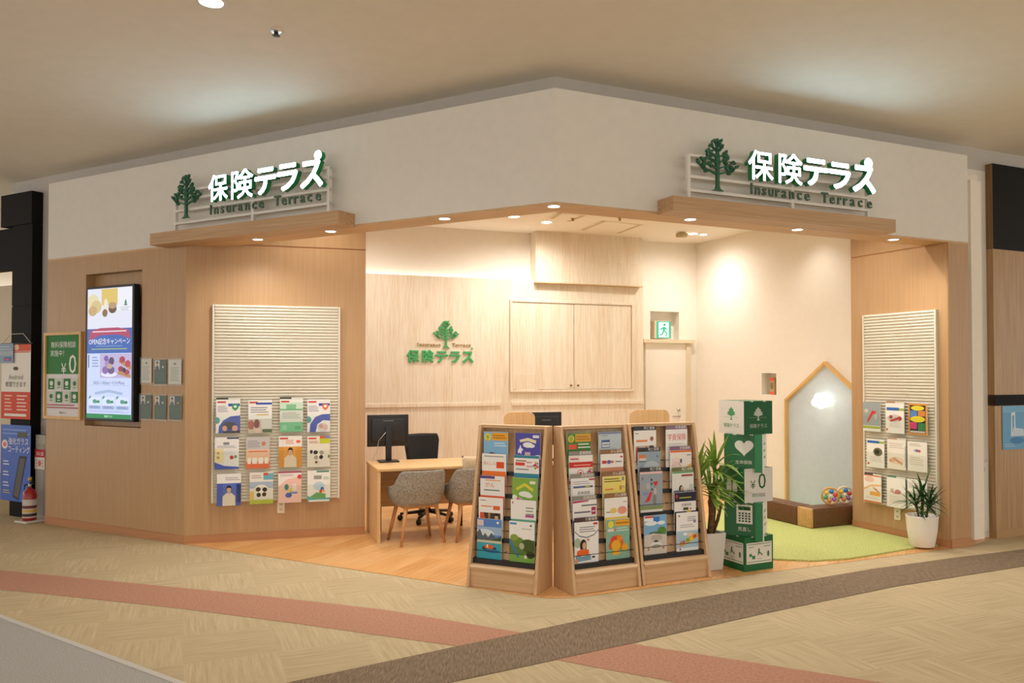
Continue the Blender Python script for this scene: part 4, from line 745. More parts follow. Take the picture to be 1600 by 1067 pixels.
a, b = F(1005, 916), F(1112, 902)
pl = rack(a, math.atan2(b.y - a.y, b.x - a.x), (b - a).length, 'slanted wooden leaflet rack at the right, beside the potted yucca')
pl('L', 5, [('l', .06, .2, .9, .95, 1, '6a6a70'), ('l', .1, .6, .66, .8, 1, 'e08a5a'), ('c', .8, .78, .08, .06, 'a06a50'), ('r', .08, .1, .92, .6, 'c8b8a8'), ('p', [(.08, .2), (.1, .56), (.2, .58), (.46, .3)], 'e0693c'), ('c', .56, .48, .06, .12, 'd87a5a'), ('r', .68, .2, .88, .6, '4a4440')], 'efebe6', 'white leaflet with a small orange tent photo in the right rack, top left', ('死亡保険', '2e2c2e', 'black heading card behind the tent leaflet in the right rack'), dx=-.02)
pl('R', 5, [('t', '学資保険', .5, .72, .2, .86, 'd8504a'), ('l', .1, .9, .5, .66, 2, 'd8d2d0')], 'efebea', 'white leaflet with large red lettering in the right rack, top right', ('学資保険', '80687a', 'mauve heading card behind the red lettering leaflet in the right rack'), dx=-.02)
pl('L', 4, [('r', .04, .84, .34, .93, 'dc8050'), ('r', .04, .78, .34, .84, 'd8d0c8'), ('r', .04, .74, .34, .77, '7a7a88'), ('c', .86, .88, .03, .03, '5a6a7a'), ('r', 0, 0, 1, .5, 'a8b4be'), ('c', .6, .6, .36, .16, 'b4c0c8')], '94a6b6', 'plain grey blue leaflet in the right rack, second row left', ('死亡保険', '242224', 'black heading card behind the grey blue leaflet in the right rack'))
pl('R', 4, [('r', 0, .95, 1, 1, 'e07030'), ('l', .1, .5, .56, .8, 3, 'd87a70'), ('c', .28, .68, .2, .14, 'ecd8d0'), ('t', 'こども', .28, .62, .1, .36, 'c85a50'), ('c', .5, .72, .05, .06, '4a6a8a'), ('p', [(.1, .4), (.5, .46), (1, .66), (1, .56), (.6, .4), (.1, .36)], 'eab06a'), ('l', .78, .95, .84, .9, 1, '6a7a9a'), ('c', .7, .34, .06, .05, 'd87a50')], 'ece4de', 'white leaflet with an orange arc in the right rack, second row right', ('学資保険', '7c5a72', 'purple heading card behind the orange arc leaflet in the right rack'))
pl('L', 3, [('r', 0, .06, 1, .95, '9aa4b0'), ('r', .0, .95, 1, 1, 'e8c0c4'), ('c', .1, .84, .05, .04, '7a8a9a'), ('r', .08, .56, .24, .7, 'a8a494'), ('r', .26, .58, .42, .72, 'b4bac4'), ('r', .12, .42, .34, .5, '8a94b8'), ('p', [(.2, .24), (.42, .28), (.52, .48), (.46, .52)], 'd8343a'), ('p', [(.56, .74), (.8, .76), (.7, .62)], 'd8343a'), ('c', .5, .8, .035, .03, '2a2a2c'), ('c', .5, .7, .03, .03, '34302e'), ('c', .52, .56, .03, .03, '2a2a2c'), ('c', .66, .5, .06, .1, 'c8c0b8'), ('c', .64, .3, .07, .14, '8a847c'), ('r', 0, .06, 1, .15, '8a9a60'), ('r', 0, 0, 1, .06, 'e0dedc')], 'a0a8b2', 'grey leaflet with red kite shapes in the right rack, third row left', ('死亡保険', '242224', 'black heading card behind the red kite leaflet in the right rack'), h=.31)
pl('R', 3, [('r', 0, .96, 1, 1, '5aa068'), ('r', .42, .87, .95, .92, '9a4a40'), ('c', .4, .54, .1, .1, '2a2624'), ('c', .44, .54, .07, .07, 'd8b098'), ('c', .3, .42, .05, .05, 'a8a098'), ('r', .8, .3, .95, .66, 'c8ccc8'), ('r', .1, .1, .4, .16, 'dc6a50')], 'e4e4e0', 'pale leaflet with a small dark haired figure in the right rack, third row right', ('積立保険', '6a6a2e', 'olive heading card behind the dark haired figure leaflet in the right rack'))
pl('R', 2, [('r', 0, .76, 1, 1, '2a2c3e'), ('r', 0, .5, 1, .76, 'eceae8'), ('l', .22, .78, .82, .9, 1, 'b8b048'), ('c', .1, .9, .06, .05, 'a83c44'), ('t', '変額保険', .55, .64, .08, .56, '50505a'), ('r', .4, .53, .64, .6, '4c4c30'), ('c', .74, .56, .04, .03, 'd86a5a'), ('c', .66, .48, .1, .04, 'e8c030')], '2e3450', 'navy leaflet with a white band in the right rack, fourth row right', ('個人年金', '50525e', 'slate heading card behind the navy leaflet in the right rack'), hz=.012)
pl('L', 1, [('r', 0, .5, 1, 1, '7eb0dc'), ('r', .4, .78, .68, .96, '3c7ccc'), ('c', .3, .8, .28, .06, 'e4ecf2'), ('c', .76, .8, .18, .05, 'e4ecf2'), ('r', 0, .86, .4, .98, 'efeeec'), ('c', .78, .58, .2, .12, '5a8a38'), ('c', .5, .54, .3, .04, '4a6c44'), ('p', [(0, 0), (0, .5), (.4, .54), (1, .48), (1, 0)], 'cfc8c0'), ('c', .55, .42, .26, .09, 'b8b0a6'), ('c', .52, .32, .1, .04, '4a4440'), ('c', .52, .24, .26, .07, 'e4e2de'), ('c', .52, .2, .22, .05, 'a8a298'), ('r', .14, .1, .22, .18, 'c8905a'), ('r', .8, .12, .88, .18, 'c87a50'), ('r', .02, .94, .4, .99, 'd85a50')], '7eb0dc', 'leaflet with blue sky and a white vehicle in the right rack, bottom left')
pl('R', 1, [('c', .12, .92, .04, .025, 'b05048'), ('l', .5, .92, .76, .9, 3, '8a8a9c'), ('r', .78, .72, .9, .8, '8a8aa0'), ('l', .16, .84, .6, .7, 2, 'b0b0b4'), ('r', 0, .06, 1, .52, 'a8c8dc'), ('c', .4, .44, .1, .04, 'f0f0f0'), ('c', .62, .42, .11, .06, 'e8c8a8'), ('p', [(.1, .12), (.3, .26), (.6, .36), (.96, .46), (.98, .34), (.6, .22), (.2, .1)], 'd8a84a'), ('c', .2, .22, .06, .05, 'd8843c'), ('c', .5, .28, .08, .05, '7aa848'), ('c', .68, .3, .07, .05, 'ecc430'), ('c', .84, .36, .08, .05, 'd84e34'), ('c', .32, .24, .06, .04, '8a78b8'), ('r', 0, 0, 1, .08, 'e8ecee'), ('c', .15, .05, .04, .03, 'b85a58')], 'efeeee', 'white leaflet with a colourful winding line in the right rack, bottom right')
# ------------------------------------------------------------------ inside: logo, cupboard doors, exit sign
def fb_rect(x0, y0, x1, y1, v): return px_rect(FB, x0, y0, x1, y1, v)
lu, lz = FB.at(697, 545, -.13)
t = thing('wall_logo', FB.w(lu, -.1205, lz), FB.th, 'green tree emblem and raised lettering on the whitewashed back wall', 'logo')
u0, u1, z0, z1 = fb_rect(676, 499, 721, 543, -.13)
tree_emblem(MB(), 0, z0 - lz, z1 - z0, -.022, 0, LOGO_GREEN).build('tree_emblem', t)
u0, u1, z0, z1 = fb_rect(636, 547.5, 739, 566, -.13)
for ch, a, b in (('保', 636, 654.5), ('険', 660, 677), ('テ', 681, 699), ('ラ', 703, 718.5), ('ス', 723, 739)):
    ua, ub = FB.at(a, 556, -.13)[0] - lu, FB.at(b, 556, -.13)[0] - lu
    vs, fs, tw = text2d(ch); ys = [q for _, q in vs]; em = (z1 - z0) / (max(ys) - min(ys)) * (1.0 if ch in '保険' else .9)
    mb = MB().text3d(ch, (ua + ub) / 2, z0 - lz - min(ys) * em, em, -.02, 0, LOGO_GREEN, LOGO_GREEN, .03, sx=(ub - ua) / (tw * em))
    if ch == 'ス': mb.prism(circle(ub - .01, z1 - lz + .03, .014, .014, 14), -.02, 0, flat('9cc79c', .5))
    mb.build('letter', t)
gold = flat('b99a6a', .4, name='tagline_gold')
za = FB.at(690, 541, -.13)[1] - lz
for word, a, b in (('Insurance', 651, 689), ('Terrace', 707, 736)):
    n = len(word)
    for i, c in enumerate(word):
        MB().text3d(c, FB.at(a + (b - a) * (i + .5) / n, 540, -.13)[0] - lu, za, .065, -.012, 0, gold, gold, .005).build('tagline_letter', t)

u0, u1, z0, z1 = fb_rect(797, 471, 990, 612, -.14)
t = thing('wall_cupboard', FB.w(u0, -.1205, z0), FB.th, 'whitewashed double door cupboard built flush into the back wall', 'cupboard'); w, h = u1 - u0, z1 - z0
uc = FB.at(897, 550, -.14)[0] - u0
doors = [MB().box(a, b, -.018, 0, .035, h - .035, WHITEWASH).build('door', t, bevel=.003) for a, b in ((.035, uc - .003), (uc + .003, w - .035))]
mb = MB()
for a in ((0, .03, 0, h), (w - .03, w, 0, h), (.03, w - .03, 0, .03), (.03, w - .03, h - .03, h)): mb.box(a[0], a[1], -.03, 0, a[2], a[3], WHITEWASH)
mb.build('door_casing', t, bevel=.003)
for x, dr_ in zip((892.5, 903.5), doors):
    kx, kz = FB.at(x, 602, -.15); MB().tube([(kx - u0, -.018, kz - z0), (kx - u0, -.04, kz - z0)], .013, flat('7a5a38', .4), 12).build('knob', dr_)
h0 = fb_rect(807, 584, 840, 613, -.15)
MB().box(h0[0] - u0, h0[1] - u0, -.022, -.0185, h0[2] - z0 + .03, h0[3] - z0, WHITEWASH).build('hatch', t, bevel=.002)

u0, u1, z0, z1 = px_rect(FB, 1025, 501.5, 1047.5, 529, .0)
t = thing('exit_sign', FB.w((u0 + u1) / 2, .05, max(z0, NZ0 + .002)), FB.th, 'lit green and white running figure exit sign in the niche over the door', 'sign'); w, h = u1 - u0, z1 - max(z0, NZ0 + .002)
MB().rbox(-w / 2 - .03, w / 2, -.06, .04, 0, h, flat('e0d0b0', .5), .004, 1).build('sign_box', t)
gm = glow('35b98a', 1.2); wm = glow('e8fff4', 1.5)
run = [('r', 0, 0, 1, 1, 'g'), ('r', .16, .06, .86, .94, 'w'), ('c', .56, .8, .09, .08, 'g'), ('p', [(.42, .45), (.5, .7), (.62, .68), (.58, .42)], 'g'), ('p', [(.5, .68), (.3, .58), (.26, .5), (.32, .48), (.54, .6)], 'g'), ('p', [(.58, .66), (.74, .56), (.76, .48), (.7, .48), (.56, .58)], 'g'), ('p', [(.46, .46), (.34, .26), (.22, .22), (.24, .14), (.42, .2), (.56, .42)], 'g'), ('p', [(.54, .44), (.66, .3), (.62, .1), (.7, .1), (.76, .32), (.6, .48)], 'g')]
printed(MB(), run, w, h - .01, -.0605, -w / 2, .005, mk=lambda c: gm if c == 'g' else wm).build('pictogram', t)
u0, u1, z0, z1 = px_rect(FW, 1203.5, 587, 1212, 612, .06)
t = thing('wall_device', FW.w(u1 - .09, .08, WZ0), FW.th, 'small grey and orange striped device inside the square wall niche', 'device')
MB().rbox(0, .085, -.04, .06, 0, .22, flat('b9a47c', .5), .004, 1).build('body', t)
for z in (.0, .175): MB().box(.003, .082, -.042, -.0402, z + .004, z + .04, flat('e8603c', .5)).build('orange_band', t)
MB().box(.02, .065, -.042, -.0402, .07, .15, flat('8a7048', .5)).build('button_plate', t)

# ceiling fittings of the shop and the mall
def ceil_panel(px, label, group=None):
    P = [F(a, b, SHOP_CEIL) for a, b in px]; c = sum(P, Vector()) / 4
    t = thing('ceiling_vent', (c.x, c.y, SHOP_CEIL), 0, label, 'vent', group)
    Q = [(p - c) for p in P]
    MB().prism([(q.x, q.y) for q in Q], -.006, -.0005, W_PAINT_IN, axis='z').build('plate', t)
    for a, b in ((0, 1), (2, 3)):
        d = (Q[b] - Q[a]).normalized(); n = Vector((-d.y, d.x, 0)); n = n if n.dot(-(Q[a] + Q[b])) > 0 else -n
        k = [Q[a] + n * .02, Q[b] + n * .02, Q[b] + n * .07, Q[a] + n * .07]
        MB().prism([(q.x, q.y) for q in k], -.0075, -.006, flat('cdb994', .6), axis='z').build('slot', t)
ceil_panel([(905, 358.5), (939, 344.5), (1005, 351), (970, 364)], 'square air conditioning panel in the shop ceiling, in front of the upper box', 'air panels')
ceil_panel([(856, 341), (870, 331.5), (916, 337), (893, 345.5)], 'partly hidden air panel in the shop ceiling near the corner', 'air panels')
for x, y, lb in ((895, 340.5, 'tiny sprinkler in the shop ceiling, left of the other'), (968.5, 340, 'tiny sprinkler in the shop ceiling, right of the other')):
    p = F(x, y, SHOP_CEIL); t = thing('sprinkler', p, 0, lb, 'sprinkler', 'shop sprinklers')
    MB().lathe([(.03, 0), (.03, -.006), (.012, -.012), (.012, -.03), (.02, -.034), (.001, -.036)], flat('a08458', .4, .6), 14).build('head', t)
p = F(1066, 362.5, SHOP_CEIL); t = thing('ceiling_spotlight', p, .3, 'small beige spotlight head on the shop ceiling beside the corner downlight', 'spotlight')
MB().box(-.03, .03, -.02, .02, -.02, 0, flat('c8b48c', .5)).build('bracket', t)
MB().tube([(-.08, 0, -.045), (.06, 0, -.04)], .032, flat('c8b48c', .5), 14).build('lamp_head', t)
MB().tube([(.06, 0, -.04), (.062, 0, -.04)], .026, glow('fff4dc', 6), 14).build('lens', t)
p = F(431.5, 48, MALL_CEIL); t = thing('mall_sprinkler', p, 0, 'small round metal sprinkler on the mall ceiling', 'sprinkler')
MB().lathe([(.045, 0), (.045, -.004), (.03, -.008)], flat('e8e6e0', .3, .5), 20).build('escutcheon', t)
MB().lathe([(.014, -.006), (.014, -.03), (.026, -.034), (.001, -.036)], flat('5a5650', .3, .8), 14).build('head', t)

# ------------------------------------------------------------------ desks, screens, chairs
DRZ = math.radians(18.5)
d1 = F(589.5, 850)
def desk(p, rz, W, label):
    t = thing('desk', (p.x, p.y, .003), rz, label, 'desk', 'consultation desks'); D = .72
    MB().rbox(-.004, W + .004, -.012, D, .67, .7, DESK_WOOD, .005, 2).build('desktop', t)
    for x in (0, W - .03): MB().box(x, x + .03, 0, D - .02, 0, .67, DESK_SIDE).build('end_panel', t, bevel=.002)
    MB().box(.03, W - .03, .5, .518, .26, .67, DESK_WOOD).build('modesty_panel', t)
    for x in (.1, W / 2, W - .12): MB().box(x, x + .035, .6, .65, 0, .67, BLACK_METAL).build('inner_leg', t)
    return t
desk(d1, DRZ, 1.9, 'maple desk with a closed end panel, behind the grey tub chairs')
def on_desk(px, py): return F(px, py, .703)
def monitor(p, rz, label, w=.43, h=.3):
    t = thing('monitor', p, rz, label, 'monitor', 'computer monitors seen from behind')
    MB().rbox(-w / 2, w / 2, -.012, .012, .155, .155 + h, BLACK, .006, 2).build('screen_panel', t)
    MB().rbox(-w / 2 + .04, w / 2 - .04, -.028, -.011, .2, .155 + h - .04, flat('1f1f22', .5), .008, 2).build('back_cover', t); bc_ = t.children[-1]
    MB().box(-.05, .05, -.0295, -.028, .41, .418, flat('6a6a6c', .4)).build('vent_strip', bc_)
    MB().rbox(-.03, .03, -.055, -.027, .0, .36, BLACK, .006, 2).build('stand_column', t)
    MB().rbox(-.1, .1, -.11, .06, .0, .016, BLACK, .005, 2).build('stand_base', t)
    MB().tube([(-.03, -.05, .3), (-.1, -.05, .22), (-.12, -.04, .1), (-.16, .0, .015), (-.1, .05, .008)], .004, flat('d8d2c8', .5), 6).build('cable', t)
    return t
monitor(on_desk(606, 721), DRZ, 'black monitor seen from behind on the left end of the desk', .42, .32)
monitor(at_depth(852, 583, 8.25) * Vector((1, 1, 0)) if False else Vector((.345, 8.28, .703)), DRZ + .05, 'black monitor half hidden behind the wooden divider above the racks', .36, .34)
def divider(x0, x1, y, ytop, label):
    p0, p1 = at_depth(x0, 600, y), at_depth(x1, 600, y + .06); zt = at_depth((x0 + x1) / 2, ytop, y + .03).z
    t = thing('desk_divider', (p0.x, p0.y, .003), math.atan2(p1.y - p0.y, p1.x - p0.x), label, 'divider', 'low wooden dividers'); w = math.hypot(p1.x - p0.x, p1.y - p0.y); r = .06; zt -= .003
    c = [(0, .03), (w, .03)] + [(w - r + r * math.cos(k * PI / 12), zt - r + r * math.sin(k * PI / 12)) for k in range(7)] + [(r - r * math.sin(k * PI / 12), zt - r + r * math.cos(k * PI / 12)) for k in range(7)]
    MB().prism(c, 0, .02, DESK_SIDE).build('board', t, bevel=.002)
    for x in (.04, w - .07): MB().box(x, x + .03, -.12, .14, 0, .03, BLACK_METAL).build('foot', t)
divider(788, 836, 7.35, 643.5, 'low maple divider board showing above the left rack')
divider(985, 1046, 7.6, 640, 'low maple divider board showing above the right hand racks')

def office_chair(p, rz, label):
    t = thing('office_chair', p, rz, label, 'chair')
    mesh = textured('black_mesh', [(.4, '1b1b1d'), (.6, '2b2b2e')], (200, 200, 200), .8, 1.0, 2)
    prof = []
    n = 10; vs = []; fs = []
    for j in range(n + 1):
        z = .56 + .36 * j / n; hw = .17 + .045 * j / n - (.03 * max(0, (j - n + 1.5) / 1.5) if j > n - 2 else 0)
        for i in range(9):
            x = -hw + 2 * hw * i / 8; vs.append((x, .24 + .05 * (x / hw) ** 2 * -1 + .05 * j / n, z))
    for j in range(n):
        for i in range(8): a = j * 9 + i; fs.append((a, a + 1, a + 10, a + 9))
    o = MB().add(vs, fs, mesh, True).build('backrest', t); m = o.modifiers.new('thickness', 'SOLIDIFY'); m.thickness = .03
    MB().rbox(-.24, .24, -.24, .22, .42, .5, mesh, .03, 3).build('seat', t)
    MB().box(-.03, .03, .2, .24, .44, .6, BLACK).build('back_bracket', t)
    MB().tube([(0, 0, .08), (0, 0, .42)], .028, BLACK_METAL, 12).build('gas_column', t)
    for k in range(5):
        a = k * 2 * PI / 5 + .3; c_, s_ = math.cos(a), math.sin(a)
        MB().tube([(0, 0, .1), (c_ * .3, s_ * .3, .07)], .022, BLACK, 8, .014).build('base_arm', t); arm_ = t.children[-1]
        MB().tube([(c_ * .3 - s_ * .02, s_ * .3 + c_ * .02, .03), (c_ * .3 + s_ * .02, s_ * .3 - c_ * .02, .03)], .03, BLACK, 12).build('caster', arm_)
    return t
p = at_depth(669, 600, 8.75); office_chair((p.x, p.y, .003), DRZ + .1, 'black mesh office chair behind the desk')

def tub_chair(p, rz, label):
    t = thing('tub_chair', p, rz, label, 'chair', 'grey tub chairs at the desk')
    NPH, NZ = 36, 9; vs = []; fs = []; A = math.radians(128)
    def pt(k, j, inner):
        ph = -A + 2 * A * k / NPH; a = abs(ph) / A
        top = .7 if a < .42 else (.7 - .16 * min(1, (a - .42) / .22) ** 1.0 if a < .64 else .54 - .05 * (a - .64) / .36)
        s_ = max(0.0, min(1.0, (a - .36) / .32)); top = .7 - .155 * (s_ * s_ * (3 - 2 * s_)) - .05 * max(0, a - .7) / .3
        f = j / NZ; z = .365 + (top - .365) * f
        fl = .86 + .14 * min(1, f * 2.2) + .03 * f
        r = fl - (.14 if inner else 0) ; ex = .75
        c_, s2 = math.cos(ph - PI / 2), math.sin(ph - PI / 2)
        sx = math.copysign(abs(c_) ** ex, c_); sy = math.copysign(abs(s2) ** ex, s2)
        if inner: z = max(z - (.012 if j == NZ else 0), .4)
        return (.255 * r * sx, .25 * r * sy, z)
    for inner in (0, 1):
        for j in range(NZ + 1):
            for k in range(NPH + 1): vs.append(pt(k, j, inner))
    W_ = NPH + 1; off = W_ * (NZ + 1)
    for j in range(NZ):
        for k in range(NPH):
            a = j * W_ + k; fs.append((a, a + 1, a + W_ + 1, a + W_)); fs.append((off + a, off + a + W_, off + a + W_ + 1, off + a + 1))
    for k in range(NPH): a = NZ * W_ + k; fs.append((a, a + 1, off + a + 1, off + a)); b = k; fs.append((b, off + b, off + b + 1, b + 1))
    for j in range(NZ):
        for k in (0, NPH): a = j * W_ + k; fs.append((a, a + W_, off + a + W_, off + a))
    o = MB().add(vs, fs, GREY_FABRIC, True).build('shell', t); m = o.modifiers.new('smooth', 'SUBSURF'); m.levels = 1; m.render_levels = 1
    sq = [(abs(math.cos(q)) ** .7 * math.copysign(.225, math.cos(q)), abs(math.sin(q)) ** .7 * math.copysign(.22, math.sin(q)) + .015) for q in [2 * PI * i / 32 for i in range(32)]]
    MB().prism(sq, .36, .45, GREY_FABRIC, axis='z').build('seat_cushion', t, bevel=.02)
    MB().box(-.17, .17, -.15, .17, .335, .362, LEG_WOOD).build('under_frame', t, bevel=.004)
    for sx in (-1, 1):
        for sy in (-1, 1):
            MB().tube([(sx * .215, sy * .185, 0), (sx * .15, sy * .13, .345)], .0125, LEG_WOOD, 12, .02).build('leg', t)
    return t
P1, P2, P3 = F(625, 853), F(601, 842), F(692, 846)
crz = math.atan2(P3.y - P1.y, P3.x - P1.x); cc = (P1 + P3) / 2 + (P2 - P1) / 2 - (P2 - P1).normalized() * .06
tub_chair((cc.x, cc.y, .003), crz, 'grey tub chair with splayed wooden legs, nearest the left end of the desk')
dl_ = F(711, 846) - P1
c2 = Vector((cc.x + dl_.x + .012, cc.y + dl_.y - .01, .003)); tub_chair(c2, crz - .05, 'grey tub chair partly hidden by the left leaflet rack, with a cushion')
def pillow(p, rz, w, h, d, m, label, tilt):
    n = 14; vs = []; fs = []
    for s in (-1, 1):
        for j in range(n + 1):
            for i in range(n + 1):
                a, b = i / n * 2 - 1, j / n * 2 - 1; e = (1 - a ** 4) * (1 - b ** 4); pin = 1 - .1 * (1 - abs(a)) * abs(b) ** 2 - .0
                pz = 1 - .1 * (1 - a * a) * 0
                vs.append((a * w / 2 * (1 - .08 * (1 - b * b) * abs(a) ** 3), s * d / 2 * e ** .6, h / 2 + b * h / 2 * (1 - .08 * (1 - a * a) * abs(b) ** 3)))
    k = (n + 1) ** 2
    for s in (0, 1):
        for j in range(n):
            for i in range(n): q = s * k + j * (n + 1) + i; fs.append((q, q + 1, q + n + 2, q + n + 1))
    bm = bmesh.new(); mb = MB().add(vs, fs, m, True); o = mb.build('cushion', loc=p, rz=rz)
    bm.from_mesh(o.data); bmesh.ops.remove_doubles(bm, verts=bm.verts, dist=1e-4); bmesh.ops.recalc_face_normals(bm, faces=bm.faces); bm.to_mesh(o.data); bm.free()
    o.rotation_euler = (tilt, 0, rz); return tag(o, label, 'cushion')
fwd = Vector((-math.sin(crz), math.cos(crz), 0)); q = c2 - fwd * .115
pillow((q.x, q.y, .455), crz, .31, .36, .08, BEIGE_FABRIC, 'beige cushion standing in the second grey tub chair', .06)

# ------------------------------------------------------------------ stack of printed card boxes
def face_print(cart, name, items, s, h, side, y=.0005):
    mb = printed(MB(), items, s, h, -s / 2 - y, -s / 2, 0)
    mb.xf(Matrix.Rotation({'front': 0, 'left': -PI / 2, 'right': PI / 2}[side], 4, 'Z')); mb.build(name, cart)
GRN = '1c6438'
def pbox(p, z, rz, s, h, body, label, prints):
    t = thing('display_box', (p.x, p.y, z), rz, label, 'box', 'stacked printed boxes')
    cart = MB().box(-s / 2, s / 2, -s / 2, s / 2, 0, h, flat(body, .45)).build('carton', t)
    mb = MB()
    for k in (-.22, .22):
        for dx, dy in ((1, 0), (0, 1)): mb.box(*((k * s - .015, k * s + .015, -s / 2 - .001, -s / 2 + .02) if dx else (-s / 2 - .001, -s / 2 + .02, k * s - .015, k * s + .015)), h - .006, h, flat('dfe6da', .5))
    mb.build('tab', t)
    if any(side == 'right' for _, _, side in prints):          # the folded flap that hooks over the box below
        MB().box(s * .315, s / 2 + .004, -s / 2 - .014, -s / 2 - .0015, -.03, h - .002, flat('26794a', .45)).box(s / 2 + .0041, s / 2 + .009, -s / 2 - .014, -s / 2 + .03, -.03, h - .002, flat('d8d6ce', .5)).build('flap', cart)
    for nm, it, side in prints: face_print(cart, nm, it, s, h, side)
    return t
emb = lambda c, v0=.5: [('p', [(.44, v0), (.56, v0), (.52, v0 + .04), (.52, v0 + .12), (.68, v0 + .17), (.62, v0 + .2), (.66, v0 + .24), (.58, v0 + .27), (.6, v0 + .31), (.54, v0 + .35), (.5, v0 + .4), (.46, v0 + .35), (.4, v0 + .31), (.42, v0 + .27), (.34, v0 + .24), (.38, v0 + .2), (.32, v0 + .17), (.48, v0 + .12), (.48, v0 + .04)], c)]
k0 = F(1166, 894); phi = math.atan2(k0.y, k0.x); S = .3; BH = .275
ctr = Vector((k0.x + math.cos(phi) * .205, k0.y + math.sin(phi) * .205, 0)); rA, rB = phi - math.radians(48), phi - math.radians(98)
white = 'd6d2cc'
pp = [('r', .02, .0, .98, 1, GRN), ('r', .06, .2, .95, .82, 'ddd8cf'), ('r', .09, .25, .92, .27, '5a8a6a'), ('r', .09, .76, .92, .78, '5a8a6a'), ('c', .2, .46, .05, .05, '3f7a54'), ('r', .25, .34, .36, .44, '3f7a54'), ('p', [(.45, .42), (.48, .64), (.52, .64), (.52, .54), (.62, .46), (.6, .42), (.52, .5)], '3f7a54'), ('c', .82, .46, .04, .09, '3f7a54'), ('l', .12, .3, .66, .72, 1, '7a9a84'), ('l', .65, .9, .66, .72, 1, '7a9a84'), ('l', .45, .58, .32, .36, 1, '8aa894')]
pbox(ctr, .003, rA, S, BH, GRN, 'green box with white picture strips, lowest of the stacked printed boxes', [('print', pp, 'front'), ('print', pp, 'left')])
cal = [('r', .32, .36, .74, .92, 'e2dfd8'), ('r', .37, .76, .69, .87, '1d4a2c')] + [('r', .38 + .085 * i, .42 + .075 * j, .43 + .085 * i, .465 + .075 * j, '1d4a2c') for i in range(4) for j in range(4)] + [('t', '見直し', .53, .16, .13, .5, 'e2dfd8')]
plain = [('r', 0, 0, 1, 1, 'e0ddd4'), ('l', .3, .7, .2, .8, 3, '8aa088')]
pbox(ctr, .003 + BH, rB, S, BH, GRN, 'green box printed with a calculator, second from the bottom of the stack', [('print', cal, 'front'), ('print', plain, 'right')])
yen = [('r', 0, 0, 1, 1, white), ('t', '¥', .3, .4, .34, .3, '1d5a34'), ('t', '0', .62, .39, .66, .45, '1d5a34'), ('t', '無料相談', .5, .16, .13, .6, '5a7a64')]
peo = [('c', .4, .62, .08, .09, 'd8dccf'), ('r', .3, .3, .5, .55, 'd8dccf'), ('c', .62, .55, .07, .08, 'd8dccf'), ('r', .54, .3, .72, .5, 'd8dccf'), ('t', '家族', .5, .12, .12, .4, 'd8dccf')]
pbox(ctr, .003 + 2 * BH, rA, S, BH, GRN, 'white fronted box with a large zero price, middle of the stack', [('print', yen, 'front'), ('print', peo, 'left')])
heart = [('p', [(.53 + .0155 * 16 * math.sin(q) ** 3, .62 + .0165 * (13 * math.cos(q) - 5 * math.cos(2 * q) - 2 * math.cos(3 * q) - math.cos(4 * q))) for q in [2 * PI * i / 40 for i in range(40)]], 'ddd9d2'), ('t', '生命保険', .52, .13, .12, .6, 'dfdcd4')]
pbox(ctr, .003 + 3 * BH, rB, S, BH, GRN, 'green box with a pale heart, second from the top of the stack', [('print', heart, 'front'), ('print', plain, 'right')])
lg = lambda c: emb(c, .42) + [('r', .2, .5, .45, .505, c), ('r', .55, .5, .8, .505, c), ('t', '保険テラス', .5, .2, .14, .84, c)]
pbox(ctr, .003 + 4 * BH, rA, S, .27, GRN, 'box with a tree emblem on green and white faces, topmost of the stack', [('print', [('r', 0, 0, 1, 1, '1d5a34')] + lg('b9bfb4'), 'front'), ('print', [('r', 0, 0, 1, 1, 'dcd6cc')] + lg('4a9060'), 'left')])

# ------------------------------------------------------------------ play corner: turf, house panel, cloud lamp, padded blocks, toys
tp = FP([(1078, 838), (1105, 856), (1150, 868), (1211, 875.5), (1269, 878), (1326, 874.5), (1380, 866), (1426, 858), (1448, 853)]) + [FRD.w(1.0, -.02), FRD.w(0, -.012), FRD.w(-.02, .12), FW.w(2.9, -.03), FW.w(1.0, -.03)]
c0 = sum(tp, Vector()) / len(tp)
tag(MB().prism([(p.x - c0.x, p.y - c0.y) for p in tp], 0, .012, TURF, axis='z').build('turf_mat', loc=(c0.x, c0.y, .003)), 'bright green artificial turf mat with a curved front edge in the play corner', 'mat')
hu0 = FW.at(1224, 700, -.08)[0]; hua, hza = FW.at(1285, 564.5, -.08); hze = FW.at(1224, 624, -.08)[1]; hu1 = min(2 * hua - hu0, 3.6)
t = thing('house_panel', FW.w(hu0, -.002, .016), FW.th, 'pale blue house shaped board with a wooden frame on the right wall', 'panel'); w = hu1 - hu0; ap = hua - hu0; hz_, hp = hze - .016, hza - .016
MB().prism([(.02, 0), (w - .02, 0), (w - .02, hz_), (ap, hp - .02), (.02, hz_)], -.015, 0, BLUE_PANEL).build('board', t)
MB().box(0, .026, -.06, -.0, 0, hz_, PINE).build('post', t, bevel=.002)
MB().box(w - .026, w, -.06, -.0, 0, hz_, PINE).build('post', t, bevel=.002)
for a, b in (((0, hz_), (ap, hp)), ((ap, hp), (w, hz_))):
    d = Vector((b[0] - a[0], b[1] - a[1])).normalized(); n = Vector((d.y, -d.x)) * .03
    MB().prism([a, b, (b[0] + n.x, b[1] + n.y), (a[0] + n.x, a[1] + n.y)], -.06, 0, PINE).build('rafter', t, bevel=.002)
cu, cz = FW.at(1287, 627, -.06)
t = thing('cloud_lamp', FW.w(cu, -.018, cz), FW.th, 'glowing white cloud shaped wall lamp on the blue house board', 'lamp')
MB().lathe([(.05, 0), (.05, .02)], FRAME_WHITE, 16).xf(Matrix.Rotation(PI / 2, 4, 'X')).build('wall_plate', t)
mb = MB(); gl = glow('fff3da', 3)
